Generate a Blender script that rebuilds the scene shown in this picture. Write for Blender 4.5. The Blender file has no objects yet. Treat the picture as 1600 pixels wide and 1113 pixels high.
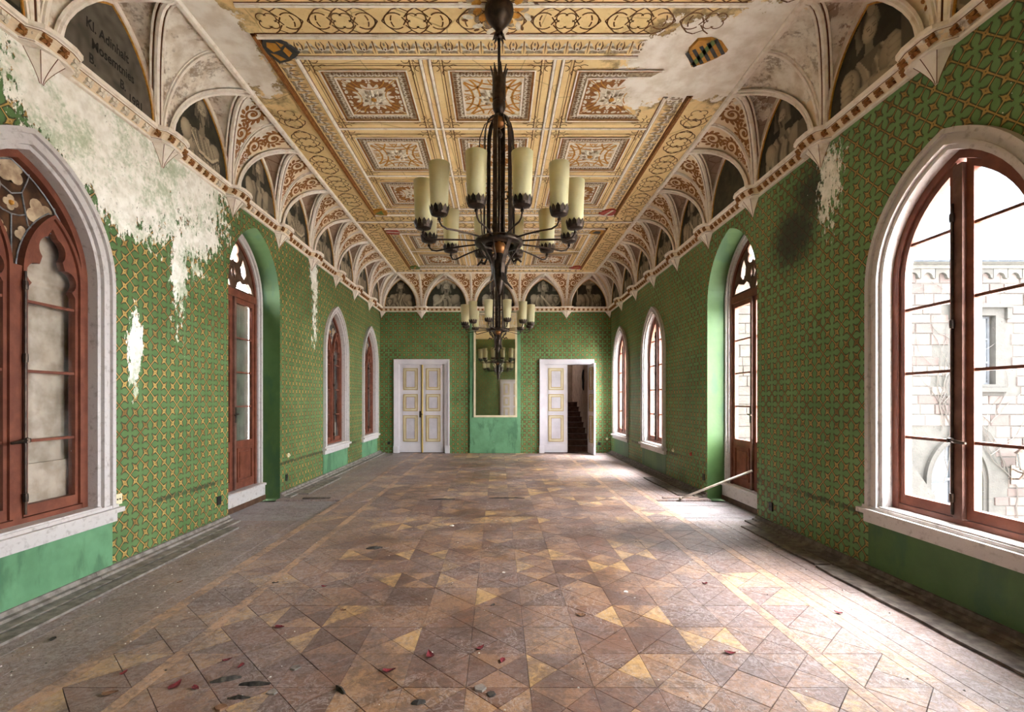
import bpy, bmesh, math, random
import numpy as np
from mathutils import Vector, geometry, noise as mnoise

random.seed(7)
np.random.seed(7)
SC = bpy.context.scene
COL = SC.collection
PI = math.pi

# ------------------------------------------------------------------ camera
cam_d = bpy.data.cameras.new('camera')
cam_d.sensor_width = 36.0
cam_d.lens = 750.0 / 1600.0 * 36.0
cam_d.shift_x = 22.0 / 1600.0
cam_d.shift_y = 68.5 / 1600.0
cam_d.clip_start = 0.02
cam_d.clip_end = 200
cam = bpy.data.objects.new('camera', cam_d)
cam.location = (0, 0, 1.5)
cam.rotation_euler = (PI / 2, 0, 0)
COL.objects.link(cam)
SC.camera = cam

# ------------------------------------------------------------------ room measures (metres)
XL, XR = -3.33, 3.20          # side walls
YB, YF = 13.56, -0.35         # far wall, wall behind the camera
ZS, ZT = 4.12, 4.96           # springing of the vault, flat ceiling
COVE = 0.55
WT = 0.17                     # wall thickness
WIN_Y = [0.80, 3.40, 9.87, 12.48]
FR_Y = 6.63

# ------------------------------------------------------------------ world, exposure, portals
world = bpy.data.worlds.new('overcast_sky')
SC.world = world
world.use_nodes = True
bg = world.node_tree.nodes['Background']
bg.inputs[0].default_value = (0.95, 0.975, 1.0, 1)
bg.inputs[1].default_value = 5.0
SC.view_settings.view_transform = 'Standard'
SC.view_settings.look = 'None'
SC.view_settings.gamma = 1.0
SC.view_settings.use_curve_mapping = False
SC.view_settings.exposure = 3.75
try:
    SC.cycles.max_bounces = 14
    SC.cycles.diffuse_bounces = 8
    SC.cycles.glossy_bounces = 5
    SC.cycles.transparent_max_bounces = 12
    SC.cycles.sample_clamp_indirect = 6.0
    SC.cycles.use_denoising = True
    SC.cycles.caustics_reflective = False
    SC.cycles.caustics_refractive = False
except Exception:
    pass

sun_d = bpy.data.lights.new('hazy_sun', 'SUN'); sun_d.energy = 3.5; sun_d.angle = math.radians(46); sun_d.color = (1.0, 0.99, 0.98)
sun = bpy.data.objects.new('hazy_sun', sun_d)
sun.rotation_euler = Vector((0.50, -0.16, 1.0)).to_track_quat('Z', 'Y').to_euler()
COL.objects.link(sun)


def portal(loc, rot, sx, sy):
    l = bpy.data.lights.new('sky_portal', 'AREA')
    l.shape = 'RECTANGLE'; l.size = sx; l.size_y = sy
    try:
        l.cycles.is_portal = True
    except Exception:
        return
    o = bpy.data.objects.new('sky_portal', l)
    o.location = loc; o.rotation_euler = rot
    COL.objects.link(o)


for y in WIN_Y:
    portal((XR + WT + 0.02, y, 1.95), (0, PI / 2, 0), 2.9, 1.2)
portal((XR + 0.48, FR_Y, 2.1), (0, PI / 2, 0), 3.7, 1.3)
portal((XL - 0.48, FR_Y, 3.4), (0, -PI / 2, 0), 1.0, 1.2)

# ================================================================== node helpers
class E:
    """scalar socket with arithmetic"""
    def __init__(s, nt, k):
        s.nt = nt; s.k = k

    def _o(s, op, *a, clamp=False):
        n = s.nt.nodes.new('ShaderNodeMath'); n.operation = op; n.use_clamp = clamp
        for i, x in enumerate((s,) + a):
            if isinstance(x, E): s.nt.links.new(x.k, n.inputs[i])
            else: n.inputs[i].default_value = float(x)
        return E(s.nt, n.outputs[0])
    def __add__(s, o): return s._o('ADD', o)
    __radd__ = __add__
    def __sub__(s, o): return s._o('SUBTRACT', o)
    def __rsub__(s, o): return (s * -1.0) + o
    def __mul__(s, o): return s._o('MULTIPLY', o)
    __rmul__ = __mul__
    def __truediv__(s, o): return s._o('DIVIDE', o)
    def abs(s): return s._o('ABSOLUTE')
    def floor(s): return s._o('FLOOR')
    def fract(s): return s._o('FRACT')
    def sqrt(s): return s._o('SQRT')
    def pow(s, o): return s._o('POWER', o)
    def sin(s): return s._o('SINE')
    def min(s, o): return s._o('MINIMUM', o)
    def max(s, o): return s._o('MAXIMUM', o)
    def mod(s, o): return s._o('FLOORED_MODULO', o)
    def lt(s, o): return s._o('LESS_THAN', o)
    def gt(s, o): return s._o('GREATER_THAN', o)
    def clamp(s): return s._o('ADD', 0.0, clamp=True)
    def ss(s, a, b):
        n = s.nt.nodes.new('ShaderNodeMapRange'); n.interpolation_type = 'SMOOTHSTEP'
        s.nt.links.new(s.k, n.inputs[0])
        n.inputs[1].default_value = a; n.inputs[2].default_value = b
        n.inputs[3].default_value = 0; n.inputs[4].default_value = 1
        return E(s.nt, n.outputs[0])


class M:
    """one procedural material being wired"""
    def __init__(s, name, rough=0.7, metal=0.0, spec=0.3):
        s.m = bpy.data.materials.new(name); s.m.use_nodes = True
        s.nt = s.m.node_tree
        s.b = s.nt.nodes['Principled BSDF']
        s.b.inputs['Roughness'].default_value = rough
        s.b.inputs['Metallic'].default_value = metal
        s.b.inputs['Specular IOR Level'].default_value = spec
        s._pos = None
    def pos(s):
        if s._pos is None:
            g = s.nt.nodes.new('ShaderNodeNewGeometry')
            p = s.nt.nodes.new('ShaderNodeSeparateXYZ')
            s.nt.links.new(g.outputs['Position'], p.inputs[0])
            s.P = g.outputs['Position']
            s._pos = tuple(E(s.nt, p.outputs[i]) for i in range(3))
        return s._pos
    def vec(s, x, y, z):
        c = s.nt.nodes.new('ShaderNodeCombineXYZ')
        for i, a in enumerate((x, y, z)):
            if isinstance(a, E): s.nt.links.new(a.k, c.inputs[i])
            else: c.inputs[i].default_value = a
        return c.outputs[0]
    def noise(s, scale, detail=3, rough=0.55, vec=None, dist=0.0):
        s.pos()
        n = s.nt.nodes.new('ShaderNodeTexNoise')
        n.inputs['Scale'].default_value = scale; n.inputs['Detail'].default_value = detail
        n.inputs['Roughness'].default_value = rough; n.inputs['Distortion'].default_value = dist
        s.nt.links.new(vec or s.P, n.inputs['Vector'])
        return E(s.nt, n.outputs['Fac'])
    def voro(s, scale, feature='F1', vec=None):
        s.pos()
        n = s.nt.nodes.new('ShaderNodeTexVoronoi'); n.feature = feature
        n.inputs['Scale'].default_value = scale
        s.nt.links.new(vec or s.P, n.inputs['Vector'])
        return E(s.nt, n.outputs['Distance'])
    def mix(s, fac, a, b):
        n = s.nt.nodes.new('ShaderNodeMix'); n.data_type = 'RGBA'
        if isinstance(fac, E): s.nt.links.new(fac.k, n.inputs[0])
        else: n.inputs[0].default_value = fac
        for i, c in ((6, a), (7, b)):
            if isinstance(c, tuple): n.inputs[i].default_value = (c[0], c[1], c[2], 1)
            else: s.nt.links.new(c, n.inputs[i])
        return n.outputs[2]
    def color(s, c):
        if isinstance(c, tuple): s.b.inputs['Base Color'].default_value = (c[0], c[1], c[2], 1)
        else: s.nt.links.new(c, s.b.inputs['Base Color'])
        return s
    def rough(s, e):
        s.nt.links.new(e.k, s.b.inputs['Roughness'])
    def bump(s, h, strength=0.4, dist=0.01):
        n = s.nt.nodes.new('ShaderNodeBump')
        n.inputs['Strength'].default_value = strength; n.inputs['Distance'].default_value = dist
        s.nt.links.new(h.k, n.inputs['Height'])
        s.nt.links.new(n.outputs[0], s.b.inputs['Normal'])


def srgb(r, g, b):
    f = lambda c: c / 12.92 if c <= 0.04045 else ((c + 0.055) / 1.055) ** 2.4
    return (f(r / 255.), f(g / 255.), f(b / 255.))


def simple(name, c1, c2=None, scale=8, rough=0.7, metal=0.0, bump=0.0, spec=0.3, lo=0.35, hi=0.7, bscale=None):
    m = M(name, rough, metal, spec)
    if c2 is None: m.color(c1)
    else: m.color(m.mix(m.noise(scale, 4).ss(lo, hi), c1, c2))
    if bump: m.bump(m.noise(bscale or scale * 4, 4), bump, 0.01)
    return m.m


def blobs(m, lst, nz, amp=1.6, lim=(-0.02, 0.08)):
    """noisy ellipsoid masks; lst of (centre, radii, gain) in world space"""
    x, y, z = m.pos()
    out = None
    for c, r, g in lst:
        d = None
        for a, cc, rr in zip((x, y, z), c, r):
            if rr is None: continue
            t = ((a - cc) / rr); t = t * t
            d = t if d is None else d + t
        v = (1.0 - d.sqrt()) * g
        out = v if out is None else out.max(v)
    return (out + (nz - 0.5) * amp).ss(*lim)

# ================================================================== materials
MT = {}


def wallpaper(name, axis, peels, molds, seed, tint=1.0, dado=True, gk=1.0):
    m = M(name, 0.62, 0, 0.35)
    x, y, z = m.pos()
    s = x if axis == 'X' else y
    p = 0.126
    wob = (m.noise(2.0, 1) - 0.5) * 0.05
    u = s / p + wob; v = z / p + wob
    # nearest lattice star and the two kinds of cell
    fu = (u + 0.5).floor(); fv = (v + 0.5).floor()
    lu = u - fu; lv = v - fv
    cu = u.floor(); cv = v.floor()
    par = (cu + cv).mod(2.0).lt(0.5)          # 1: cell with crossed lines, 0: quatrefoil cell
    au = lu.abs(); av = lv.abs()
    r2 = (lu * lu + lv * lv).sqrt()
    # concave four pointed star
    star = ((lu + lv).abs().pow(0.62) + (lu - lv).abs().pow(0.62)) * 0.78
    diag = (au - av).abs()
    x_line = diag - (0.075 - 0.045 * r2) + (1.0 - par) * 1.0
    # lobe arcs round the edge midpoints in quatrefoil cells, curling off the stars
    e1 = ((0.5 - au) * (0.5 - au) + lv * lv).sqrt()
    e2 = ((0.5 - av) * (0.5 - av) + lu * lu).sqrt()
    arc = (e1.min(e2) - 0.37).abs() - 0.044 + par * 1.0 + (r2 - 0.28).max(0.0) * 0.20 + (r2 - 0.47).max(0.0) * 3.0
    core = (diag - 0.06 + (r2 - 0.24).max(0.0) * 3.0).min((lu.abs().max(lv.abs()) - 0.10))
    hole = 0.03 - lu.abs().max(lv.abs())
    sdf = x_line.min(arc).min((star - 0.47) * 0.35).min(core).max(hole)
    wear = m.noise(26.0, 4)
    gold = 1.0 - (sdf + (wear - 0.5) * 0.05).ss(-0.012, 0.014)
    # brown printed shadow line beside every gold line
    outl = (1.0 - sdf.ss(0.035, 0.11))
    big = m.noise(1.1, 3); med = m.noise(6.0, 4)
    g1 = srgb(72 * tint, 104 * tint, 58 * tint); g2 = srgb(96 * tint, 126 * tint, 78 * tint)
    green = m.mix((big * 0.6 + med * 0.5).ss(0.35, 0.75), g1, g2)
    col = m.mix(outl * 0.9, green, srgb(44, 42, 20))
    gc = m.mix((wear * 0.5 + m.noise(1.6, 3) * 0.5).ss(0.38, 0.6), srgb(124 * gk, 90 * gk, 44 * gk), srgb(186 * gk, 150 * gk, 84 * gk))
    col = m.mix(gold, col, gc)
    if dado:
        zz = (z - 0.515 + (med - 0.5) * 0.04).abs()
        band = (1.0 - zz.ss(0.008, 0.035)) * m.noise(2.2, 2).ss(0.38, 0.55) * 0.75
        soot = (1.0 - z.ss(0.1, 0.55)) * m.noise(1.7, 3).ss(0.45, 0.75) * 0.35
        col = m.mix(band.max(soot), col, srgb(34, 38, 26))
    nz = m.noise(2.2, 9, 0.72) * 0.52 + m.noise(26.0, 5, 0.7, vec=m.vec(x * 1.0, y * 1.0, z * 0.45)) * 0.48
    hgt = (1.0 - gold) * -0.6 + outl * 0.4
    if molds:
        mm = blobs(m, molds, nz, 3.0, (-0.5, 0.7))
        col = m.mix(mm * 0.9, col, srgb(30, 30, 20))
    if peels:
        pk = blobs(m, peels, nz, 4.2)
        film = (m.noise(2.4, 8, 0.7) * 0.75 + m.noise(30, 3) * 0.25).ss(0.47, 0.62) * 0.6
        pl = m.mix(film, m.mix(m.noise(14, 4).ss(0.3, 0.8), srgb(248, 245, 238), srgb(220, 214, 202)), srgb(120, 150, 96))
        spk = m.noise(34, 5, 0.7).ss(0.60, 0.66) * m.noise(3.3, 4).ss(0.45, 0.6) * 0.8
        pl = m.mix(spk, pl, srgb(78, 70, 44))
        col = m.mix(pk, col, pl)
        hgt = hgt * (1.0 - pk)
    chips = m.voro(7.0)
    chip = (1.0 - (chips + (m.noise(60, 2) - 0.5) * 0.12).ss(0.018, 0.03)) * m.noise(1.5, 2).ss(0.5, 0.6)
    col = m.mix(chip, col, srgb(225, 225, 212))
    m.color(col)
    m.bump(hgt + med * 0.25, 0.55, 0.006)
    return m.m


PEEL_L = [((None, 4.30, 4.0), (None, 1.10, 1.05), 1.6), ((None, 5.25, 3.85), (None, 0.70, 0.70), 0.8),
          ((None, 4.40, 1.95), (None, 0.075, 0.34), 0.55), ((None, 8.72, 3.50), (None, 0.14, 0.75), 0.45),
          ((None, 5.0, 2.9), (None, 0.12, 0.5), 0.5)]
PEEL_R = [((None, 4.62, 3.60), (None, 0.14, 0.35), 0.45)]
MOLD_R = [((None, 5.20, 3.25), (None, 0.38, 0.36), 1.3), ((None, 4.9, 3.62), (None, 0.34, 0.30), 1.0)]
def _fix(l): return [((0 if c[0] is None else c[0], c[1], c[2]), r, g) for c, r, g in l]
MT['wp_left'] = wallpaper('wallpaper_left', 'Y', _fix(PEEL_L), [], 1, 1.0)
MT['wp_right'] = wallpaper('wallpaper_right', 'Y', _fix(PEEL_R), _fix(MOLD_R), 2, 1.16, True, 0.92)
MT['wp_back'] = wallpaper('wallpaper_back', 'X', [], [], 3, 1.08, dado=False, gk=0.86)


def plain_green(name, a, b):
    m = M(name, 0.55, 0, 0.4)
    c = m.mix((m.noise(1.5, 4) * 0.7 + m.noise(9, 3) * 0.3).ss(0.3, 0.7), a, b)
    chip = (1.0 - (m.voro(5.0) + (m.noise(50, 2) - 0.5) * 0.12).ss(0.02, 0.035)) * m.noise(1.3, 2).ss(0.48, 0.58)
    c = m.mix(chip, c, srgb(215, 220, 208))
    stain = m.noise(2.6, 5, 0.6, vec=m.vec(m.pos()[0] * 1.0, m.pos()[1] * 1.0, m.pos()[2] * 0.4)).ss(0.50, 0.60) * 0.55
    c = m.mix(stain, c, srgb(44, 80, 54))
    m.color(c); m.bump(m.noise(30, 4), 0.15, 0.01)
    return m.m


MT['green'] = plain_green('green_plaster', srgb(60, 88, 44), srgb(72, 100, 54))
MT['mint'] = plain_green('mint_plaster', srgb(80, 122, 88), srgb(104, 150, 112))

CD = [((2.1, 4.95, 4.9), (0.80, 0.62, None), 1.3), ((1.55, 5.35, 4.9), (0.45, 0.32, None), 0.9),
      ((-2.68, 4.55, 4.9), (0.34, 1.0, None), 1.1), ((2.5, 4.5, 4.9), (0.5, 0.35, None), 0.8)]
def ceiling_damaged(x, y, k=1.0):
    for c, r, g in CD:
        if ((x - c[0]) / r[0]) ** 2 + ((y - c[1]) / r[1]) ** 2 < k: return True
    return False


def m_ceiling():
    m = M('ochre_ceiling_paint', 0.75, 0, 0.2)
    a = m.mix((m.noise(1.6, 4) * 0.6 + m.noise(12, 4) * 0.4).ss(0.3, 0.7), srgb(230, 196, 138), srgb(242, 214, 160))
    sp = m.noise(40, 3).ss(0.62, 0.75) * 0.35
    a = m.mix(sp, a, srgb(165, 125, 74))
    crack = (1.0 - m.voro(1.3, 'DISTANCE_TO_EDGE', vec=None).ss(0.0, 0.012)) * m.noise(0.9, 3).ss(0.5, 0.6) * 0.5
    a = m.mix(crack, a, srgb(120, 90, 56))
    nz = m.noise(4.0, 9, 0.7)
    pk = blobs(m, CD, nz, 2.2, (-0.01, 0.03))
    edge = blobs(m, [(c, (r[0] * 1.18, r[1] * 1.22, None), g) for c, r, g in CD], nz, 2.2, (-0.25, 0.3))
    a = m.mix(edge * m.noise(5, 5).ss(0.38, 0.55) * 0.85, a, srgb(96, 76, 52))
    pl = m.mix(m.noise(6, 5).ss(0.35, 0.7), srgb(244, 236, 226), srgb(222, 208, 192))
    a = m.mix(pk, a, pl)
    m.color(a); m.bump(nz * 0.6 - pk * 0.5, 0.35, 0.01)
    return m.m


MT['ceil'] = m_ceiling()
VD = [((-3.0, 4.35, 4.7), (0.9, 1.55, 0.6), 1.3), ((-3.0, 5.6, 4.75), (0.6, 0.7, 0.35), 0.9),
      ((2.9, 4.8, 4.75), (0.6, 0.75, 0.4), 0.9), ((2.9, 3.0, 4.6), (0.6, 0.5, 0.5), 0.3)]


def m_damaged_plaster(name, a1, a2, lines=False):
    m = M(name, 0.8, 0, 0.2)
    c = m.mix((m.noise(3, 4) * 0.6 + m.noise(20, 3) * 0.4).ss(0.3, 0.7), a1, a2)
    if lines:
        ed = m.voro(5.5, 'DISTANCE_TO_EDGE')
        c = m.mix((1.0 - ed.ss(0.012, 0.03)) * 0.55, c, srgb(110, 76, 52))
    pk = blobs(m, VD, m.noise(3.5, 9, 0.7), 3.0, (-0.01, 0.04))
    pl = m.mix(m.noise(8, 5).ss(0.35, 0.7), srgb(240, 232, 220), srgb(208, 192, 172))
    dirt = (m.noise(2.6, 9, 0.75) * 0.75 + m.noise(24, 3) * 0.25).ss(0.50, 0.60) * 0.7
    pl = m.mix(dirt, pl, srgb(120, 92, 62))
    c = m.mix(pk, c, pl)
    m.color(c); m.bump(m.noise(14, 5), 0.25, 0.01)
    return m.m


MT['cream'] = m_damaged_plaster('cream_vault_paint', srgb(228, 204, 170), srgb(238, 218, 190))
MT['mauve'] = m_damaged_plaster('mauve_vault_paint', srgb(158, 134, 116), srgb(178, 154, 134), True)
MT['white'] = simple('white_plaster_moulding', srgb(242, 232, 220), srgb(216, 198, 178), 14, 0.7, bump=0.2, lo=0.45, hi=0.8)
MT['grey_white'] = simple('aged_white_paint', srgb(192, 185, 183), srgb(156, 147, 142), 22, 0.6, bump=0.25, lo=0.5, hi=0.8)
MT['brown'] = simple('brown_paint', srgb(96, 52, 26), srgb(120, 70, 36), 20, 0.7)
MT['line'] = simple('dark_ochre_line_paint', srgb(98, 64, 34), srgb(122, 84, 46), 20, 0.7)
MT['pale'] = simple('pale_ornament_paint', srgb(232, 222, 206), srgb(206, 192, 170), 22, 0.7)
MT['greyleaf'] = simple('grey_leaf_paint', srgb(132, 112, 90), srgb(182, 162, 134), 25, 0.7)
MT['ocre'] = simple('ochre_gold_paint', srgb(176, 116, 40), srgb(204, 150, 66), 25, 0.6)
MT['rust'] = simple('rust_brown_paint', srgb(132, 82, 38), srgb(156, 106, 54), 25, 0.7)
MT['goldline'] = simple('gilt_line', srgb(176, 120, 44), srgb(206, 156, 72), 30, 0.5)
MT['redwood'] = simple('red_brown_window_wood', srgb(100, 54, 40), srgb(122, 70, 52), 9, 0.5, bump=0.15, bscale=60)
MT['darkwood'] = simple('dark_tracery_wood', srgb(70, 48, 36), srgb(98, 72, 56), 9, 0.5, bump=0.15)
MT['violetwood'] = simple('violet_brown_wood', srgb(92, 62, 54), srgb(120, 86, 74), 9, 0.5, bump=0.15)  # violet-brown wood of the mullions and door cover strips
MT['lead'] = simple('grey_lead', srgb(150, 152, 156), srgb(110, 112, 116), 30, 0.5, 0.6)
MT['iron'] = simple('dark_bronze_iron', srgb(44, 36, 32), srgb(70, 56, 46), 20, 0.42, 0.7)
MT['copper'] = simple('tarnished_copper', srgb(120, 78, 44), srgb(156, 104, 60), 20, 0.4, 0.6)
MT['tracglass'] = simple('brown_painted_glass', srgb(44, 30, 22), srgb(96, 66, 46), 7, 0.3)
MT['tracbeige'] = simple('beige_painted_glass', srgb(190, 168, 140), srgb(140, 116, 94), 12, 0.4)
MT['blind'] = simple('grey_blind_plaster', srgb(190, 172, 156), srgb(150, 132, 116), 6, 0.85, bump=0.2)
MT['shutter'] = simple('green_grey_shutter', srgb(98, 104, 88), srgb(74, 76, 66), 4, 0.7)


def m_glass():
    m = M('window_glass')
    nt = m.nt
    t = nt.nodes.new('ShaderNodeBsdfTransparent'); t.inputs[0].default_value = (0.93, 0.95, 0.95, 1)
    g = nt.nodes.new('ShaderNodeBsdfGlossy'); g.inputs['Roughness'].default_value = 0.03
    d = nt.nodes.new('ShaderNodeBsdfDiffuse'); d.inputs[0].default_value = (0.75, 0.72, 0.68, 1)
    ge = nt.nodes.new('ShaderNodeNewGeometry'); dt = nt.nodes.new('ShaderNodeVectorMath'); dt.operation = 'DOT_PRODUCT'
    nt.links.new(ge.outputs['Incoming'], dt.inputs[0]); nt.links.new(ge.outputs['Normal'], dt.inputs[1])
    fr = ((1.0 - E(nt, dt.outputs['Value']).abs()).pow(5.0) * 0.55 + 0.07)
    a = nt.nodes.new('ShaderNodeMixShader'); b = nt.nodes.new('ShaderNodeMixShader')
    nt.links.new(fr.k, a.inputs[0]); nt.links.new(t.outputs[0], a.inputs[1]); nt.links.new(g.outputs[0], a.inputs[2])
    dust = (m.noise(3, 4).ss(0.4, 0.8) * 0.10 + m.noise(60, 2).ss(0.72, 0.76) * 0.5)
    nt.links.new(dust.k, b.inputs[0]); nt.links.new(a.outputs[0], b.inputs[1]); nt.links.new(d.outputs[0], b.inputs[2])
    nt.links.new(b.outputs[0], nt.nodes['Material Output'].inputs[0])
    return m.m


MT['glass'] = m_glass()
MT['mirror'] = simple('mirror_silver', (0.72, 0.74, 0.71), None, 1, 0.03, 1.0)
MT['mframe'] = simple('cream_mirror_frame', srgb(206, 194, 166), srgb(190, 176, 146), 4, 0.5)
MT['door'] = simple('lilac_grey_door_paint', srgb(208, 201, 205), srgb(192, 185, 191), 2, 0.5, lo=0.35, hi=0.75)
MT['doorp'] = simple('grained_panel_paint', srgb(198, 191, 198), srgb(180, 173, 181), 3, 0.5)
MT['dgold'] = simple('pale_gold_moulding', srgb(176, 148, 84), srgb(164, 136, 76), 3, 0.45)
MT['shade'] = None


def m_shade():
    m = M('parchment_lamp_shade', 0.7)
    nt = m.nt
    c = m.mix(m.noise(6, 4).ss(0.3, 0.7), srgb(222, 216, 176), srgb(236, 230, 194))
    m.color(c)
    t = nt.nodes.new('ShaderNodeBsdfTranslucent'); t.inputs[0].default_value = (0.72, 0.68, 0.46, 1)
    x = nt.nodes.new('ShaderNodeMixShader'); x.inputs[0].default_value = 0.35
    nt.links.new(m.b.outputs[0], x.inputs[1]); nt.links.new(t.outputs[0], x.inputs[2])
    nt.links.new(x.outputs[0], nt.nodes['Material Output'].inputs[0])
    return m.m


MT['shade'] = m_shade()


def m_floor(name, base, alt, dust=0.55, stretch=(1, 1, 1), grit=1.0):
    m = M(name, 0.42, 0, 0.45)
    x, y, z = m.pos()
    gr = m.noise(14, 5, 0.6, vec=m.vec(x * stretch[0], y * stretch[1], z), dist=0.8)
    fine = m.noise(70, 3, 0.6, vec=m.vec(x * stretch[0], y * stretch[1], z))
    c = m.mix((gr * 0.6 + fine * 0.5).ss(0.35, 0.72), base, alt)
    # trodden dirt and pale dust lying on the boards
    mud = (m.noise(2.2, 7, 0.7, dist=0.6) * 0.6 + m.noise(16, 5, 0.7, dist=1.0) * 0.4).ss(0.43, 0.57) * 0.75
    c = m.mix(mud, c, srgb(78, 56, 48))
    du = (m.noise(0.9, 4, 0.6) * 0.7 + m.noise(7, 5, 0.7) * 0.3).ss(0.40, 0.62)
    sw = m.noise(22, 6, 0.75, dist=1.6).ss(0.42, 0.60)
    rid = (m.noise(5.5, 6, 0.7, dist=2.2) - 0.5).abs()
    scuff = (1.0 - rid.ss(0.006, 0.028)) * m.noise(1.6, 3).ss(0.40, 0.6) * 0.5
    ex = (x.abs() - 1.2).ss(-0.3, 1.2) * 0.6
    st = (1.0 - ((x - 1.95) / 0.95).pow(2.0) - ((y - 5.25) / 0.85).pow(2.0) + (m.noise(2.5, 6, 0.7) - 0.5) * 2.4).ss(0.0, 0.9)
    c = m.mix(((du * 0.45 + ex + 0.06) * (0.3 + sw * 0.7) * dust).clamp(), c, srgb(168, 156, 158))
    c = m.mix(scuff, c, srgb(182, 170, 168))
    dk = (m.noise(11, 7, 0.75, dist=1.4) * 0.7 + m.noise(45, 3) * 0.3).ss(0.53, 0.63) * 0.45
    c = m.mix(dk, c, srgb(66, 48, 42))
    c = m.mix(st * 0.6, c, srgb(52, 44, 44))
    sp = (1.0 - (m.voro(15) + (m.noise(90, 2) - 0.5) * 0.12).ss(0.03, 0.045)) * m.noise(2.1, 3).ss(0.5, 0.62) * grit
    c = m.mix(sp, c, srgb(214, 208, 204))
    m.color(c)
    m.rough((du * 0.25 + fine * 0.2 + 0.28))
    m.bump(fine * 0.5 + gr * 0.4 + sw * 0.6, 0.5, 0.005)
    return m.m


WOOD = [((102, 68, 52), (126, 88, 66)), ((124, 88, 66), (150, 112, 84)), ((170, 130, 82), (198, 158, 104)),
        ((86, 58, 46), (108, 76, 60)), ((142, 104, 74), (168, 128, 92))]
for i, (a, b) in enumerate(WOOD):
    st = ((1, 4, 1), (4, 1, 1), (2.5, 1, 1), (1, 3, 1), (3, 1, 1))[i]
    MT['wood%d' % i] = m_floor('parquet_wood_%s' % ('walnut', 'oak', 'maple', 'dark_oak', 'pale_oak')[i], srgb(*a), srgb(*b), 0.7, st)
MT['strip'] = m_floor('pale_strip_wood', srgb(176, 134, 100), srgb(196, 154, 118), 0.42, (4, 0.6, 1))
MT['plank'] = m_floor('grey_brown_plank_wood', srgb(112, 88, 76), srgb(138, 110, 96), 0.8, (5, 0.5, 1))
MT['plank2'] = m_floor('brown_plank_wood', srgb(124, 92, 72), srgb(150, 116, 92), 0.75, (5, 0.5, 1))
MT['sub'] = m_floor('dusty_blue_grey_boards', srgb(112, 110, 114), srgb(140, 138, 142), 0.8, (0.6, 5, 1))
MT['slab'] = simple('dark_joint_filler', srgb(46, 38, 34), srgb(64, 54, 48), 10, 0.9)
MT['skirt'] = simple('dirty_grey_skirting', srgb(136, 128, 122), srgb(98, 90, 84), 14, 0.7, bump=0.3)
MT['skirtd'] = simple('dark_mouldy_skirting', srgb(74, 65, 60), srgb(112, 102, 95), 14, 0.7, bump=0.3)
MT['leaf_red'] = simple('withered_red_leaf', srgb(122, 40, 48), srgb(84, 34, 38), 40, 0.6)
MT['leaf_dark'] = simple('charred_dark_leaf', srgb(46, 42, 40), srgb(74, 68, 62), 40, 0.7)
MT['leaf_brown'] = simple('dry_brown_leaf', srgb(110, 78, 58), srgb(140, 106, 82), 40, 0.7)
MT['chip'] = simple('plaster_chip', srgb(228, 224, 220), srgb(196, 190, 184), 40, 0.8)
MT['stone'] = None

# ================================================================== mesh helpers
def vadd(a, b): return (a[0] + b[0], a[1] + b[1], a[2] + b[2])
def vsub(a, b): return (a[0] - b[0], a[1] - b[1], a[2] - b[2])


def mp_left(p): return (XL + p[1], p[0], p[2])       # (along, out of wall, up)
def mp_right(p): return (XR - p[1], p[0], p[2])
def mp_back(p): return (p[0], YB - p[1], p[2])
def mp_rear(p): return (p[0], YF + p[1], p[2])
def mp_id(p): return p


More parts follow.
